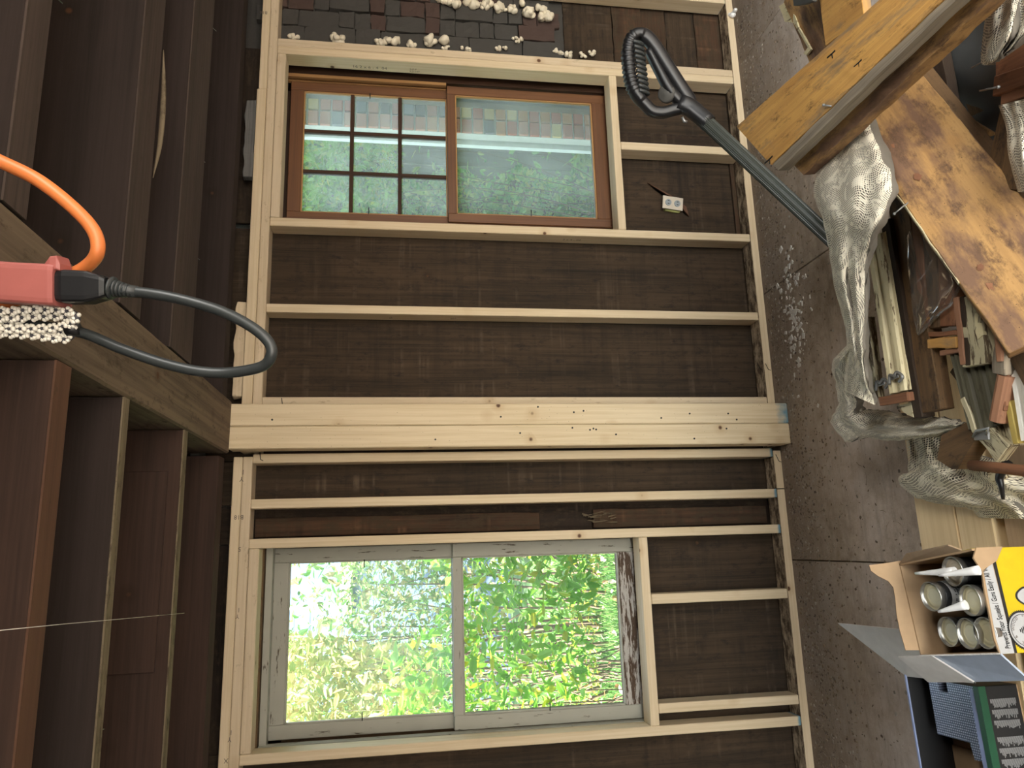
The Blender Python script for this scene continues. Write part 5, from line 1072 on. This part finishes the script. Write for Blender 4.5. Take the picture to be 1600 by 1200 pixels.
# connector body: boxy, with a latch bump
def loft(bm, secs, axis_pts, sdir, ddir, rnd=4):
    rings = []
    for c_, (hw, hd) in zip(axis_pts, secs): rings.append([bm.verts.new(c_+sdir*hw*math.copysign(min(1, abs(math.cos(a_))**(1/rnd)), math.cos(a_))+ddir*hd*math.copysign(min(1, abs(math.sin(a_))**(1/rnd)), math.sin(a_))) for a_ in [2*math.pi*(i+.5)/16 for i in range(16)]])
    for a, b in zip(rings[:-1], rings[1:]):
        for i in range(16): bm.faces.new((a[i], a[(i+1) % 16], b[(i+1) % 16], b[i]))
    bm.faces.new(rings[0][::-1]); bm.faces.new(rings[-1]); bmesh.ops.recalc_face_normals(bm, faces=bm.faces[:]); return bm
ca, cb = atD(-60, 438, .60), atD(98, 448, .60)
sub('connector', loft(bmesh.new(), [(.016, .013), (.0165, .014), (.0165, .014), (.017, .014), (.0165, .0135)], [ca.lerp(cb, t) for t in (0, .3, .7, .95, 1)], rt, fw), M['pinkred'], ec, False)
sub('latch_bump', loft(bmesh.new(), [(.003, .008), (.006, .009), (.006, .009), (.003, .008)], [atD(80, 418, .597), atD(88, 414, .597), atD(98, 413, .597), atD(103, 420, .597)], rt, fw), M['pinkred'], ec, False)
bc = empty('black_power_cord', atD(140, 450, .60)); tag(bc, 'black power cord with moulded plug hanging in a long loop from the red connector', 'cord')
pa, pb = atD(98, 449, .60), atD(172, 450, .60)
sub('plug', loft(bmesh.new(), [(.0125, .011), (.0135, .012), (.013, .011), (.0095, .010), (.0075, .009)], [pa.lerp(pb, t) for t in (0, .15, .6, .9, 1)], rt, fw, 3), M['blackpl'], bc, False)
bm = bmesh.new()
for i in range(7):
    c_ = atD(174+i*5.4, 450+i*.9, .60); c2_ = atD(177+i*5.4, 450.5+i*.9, .60); tube(bm, [c_, c2_], .0078-.0005*i if i else .0095, 16)
tube(bm, [atD(172, 450, .60), atD(214, 456, .60)], .005, 14); sub('strain_relief', bm, M['blackrub'], bc)
sub('cord', cordbm([atD(205, 455, .60), atD(250, 461, .60), atD(300, 472, .60), atD(350, 488, .60), atD(395, 512, .60), atD(420, 535, .60), atD(424, 555, .60), atD(408, 573, .605), atD(360, 582, .61), atD(310, 580, .61), atD(250, 566, .612), atD(190, 545, .615), atD(120, 518, .618), atD(20, 505, .62), atD(-60, 500, .62), Vector((.30, .64, 2.36))], .0045), M['blackrub'], bc)
rp = empty('braided_rope', atD(60, 510, .62)); tag(rp, 'short doubled bundle of white and black braided rope beside the red connector', 'rope')
strd = [[(-150, 478), (0, 486), (60, 484), (108, 487), (120, 500), (90, 512), (0, 514), (-150, 510)], [(-150, 488), (0, 497), (60, 495), (104, 496), (118, 508), (95, 519), (40, 512), (0, 505), (-150, 500)], [(-150, 512), (0, 521), (50, 524), (100, 530), (112, 521), (80, 514), (0, 519), (-150, 516)], [(-150, 494), (0, 491), (70, 491), (112, 499), (100, 510), (0, 509), (-150, 505)]]
for si, sp_ in enumerate(strd):
    pts = spline([atD(x, y, .605+.005*si+(.006 if i > len(sp_)/2 else 0)) for i, (x, y) in enumerate(sp_)]+[Vector((.27+.01*si, .62, 2.36))], 16)
    pts = [Vector((.28+.01*si, .61, 2.36))]+pts
    acc = 0; bm = bmesh.new(); bc_ = bmesh.new(); tube(bc_, pts, .0026, 7); k = 0
    for a, b in zip(pts[:-1], pts[1:]):
        d = (b-a); l = d.length
        if l > .2: continue
        while acc < l:
            p = a+d*(acc/l); dn = d.normalized(); s_ = dn.cross(fw).normalized()
            for q_ in range(2):
                o_ = (s_*math.cos(k*2.1+q_*math.pi)+fw*-abs(math.sin(k*2.1+q_*math.pi)))*.0026
                bmesh.ops.create_icosphere(bm, subdivisions=1, radius=.0021, matrix=Matrix.Translation(p+o_))
            acc += .0030; k += 1
        acc -= l
    sub('rope_core', bc_, M['rope_d'], rp); sub('rope_strand', bm, M['rope_w'], rp)
bm = bmesh.new(); tube(bm, [atD(105, 515, .612), atD(122, 512, .612)], .006, 12); sub('cord_end', bm, M['blackpl'], rp)
# cobweb thread between the joist edges
bm = bmesh.new(); tube(bm, [atZ(0, 985, 2.36), atZ(100, 975, 2.36), atZ(180, 968, 2.36), atZ(288, 958, 2.36)], .0007, 5); tag(mesh_from('cobweb_thread', bm, M['rope_w']), 'thin cobweb thread strung between the left joists', 'cobweb')
bpy.context.view_layer.update()

lt = empty('fill_lamp', (1.35, -.3, 2.33)); tag(lt, 'flat added fill lamp, out of view under the joists behind the viewer', 'lamp')  # made-up fixture built around the added fill light
bm = bmesh.new(); bm_box(bm, (1.14, .54, .02), Matrix.Translation((0, 0, .0))); mesh_from('fill_lamp_housing', bm, M['iron'], lt)
for x in (-.5, .5):
    bm = bmesh.new(); tube(bm, [Vector((x, 0, .01)), Vector((x, 0, .05))], .006, 8); mesh_from('bracket', bm, M['steel'], lt)
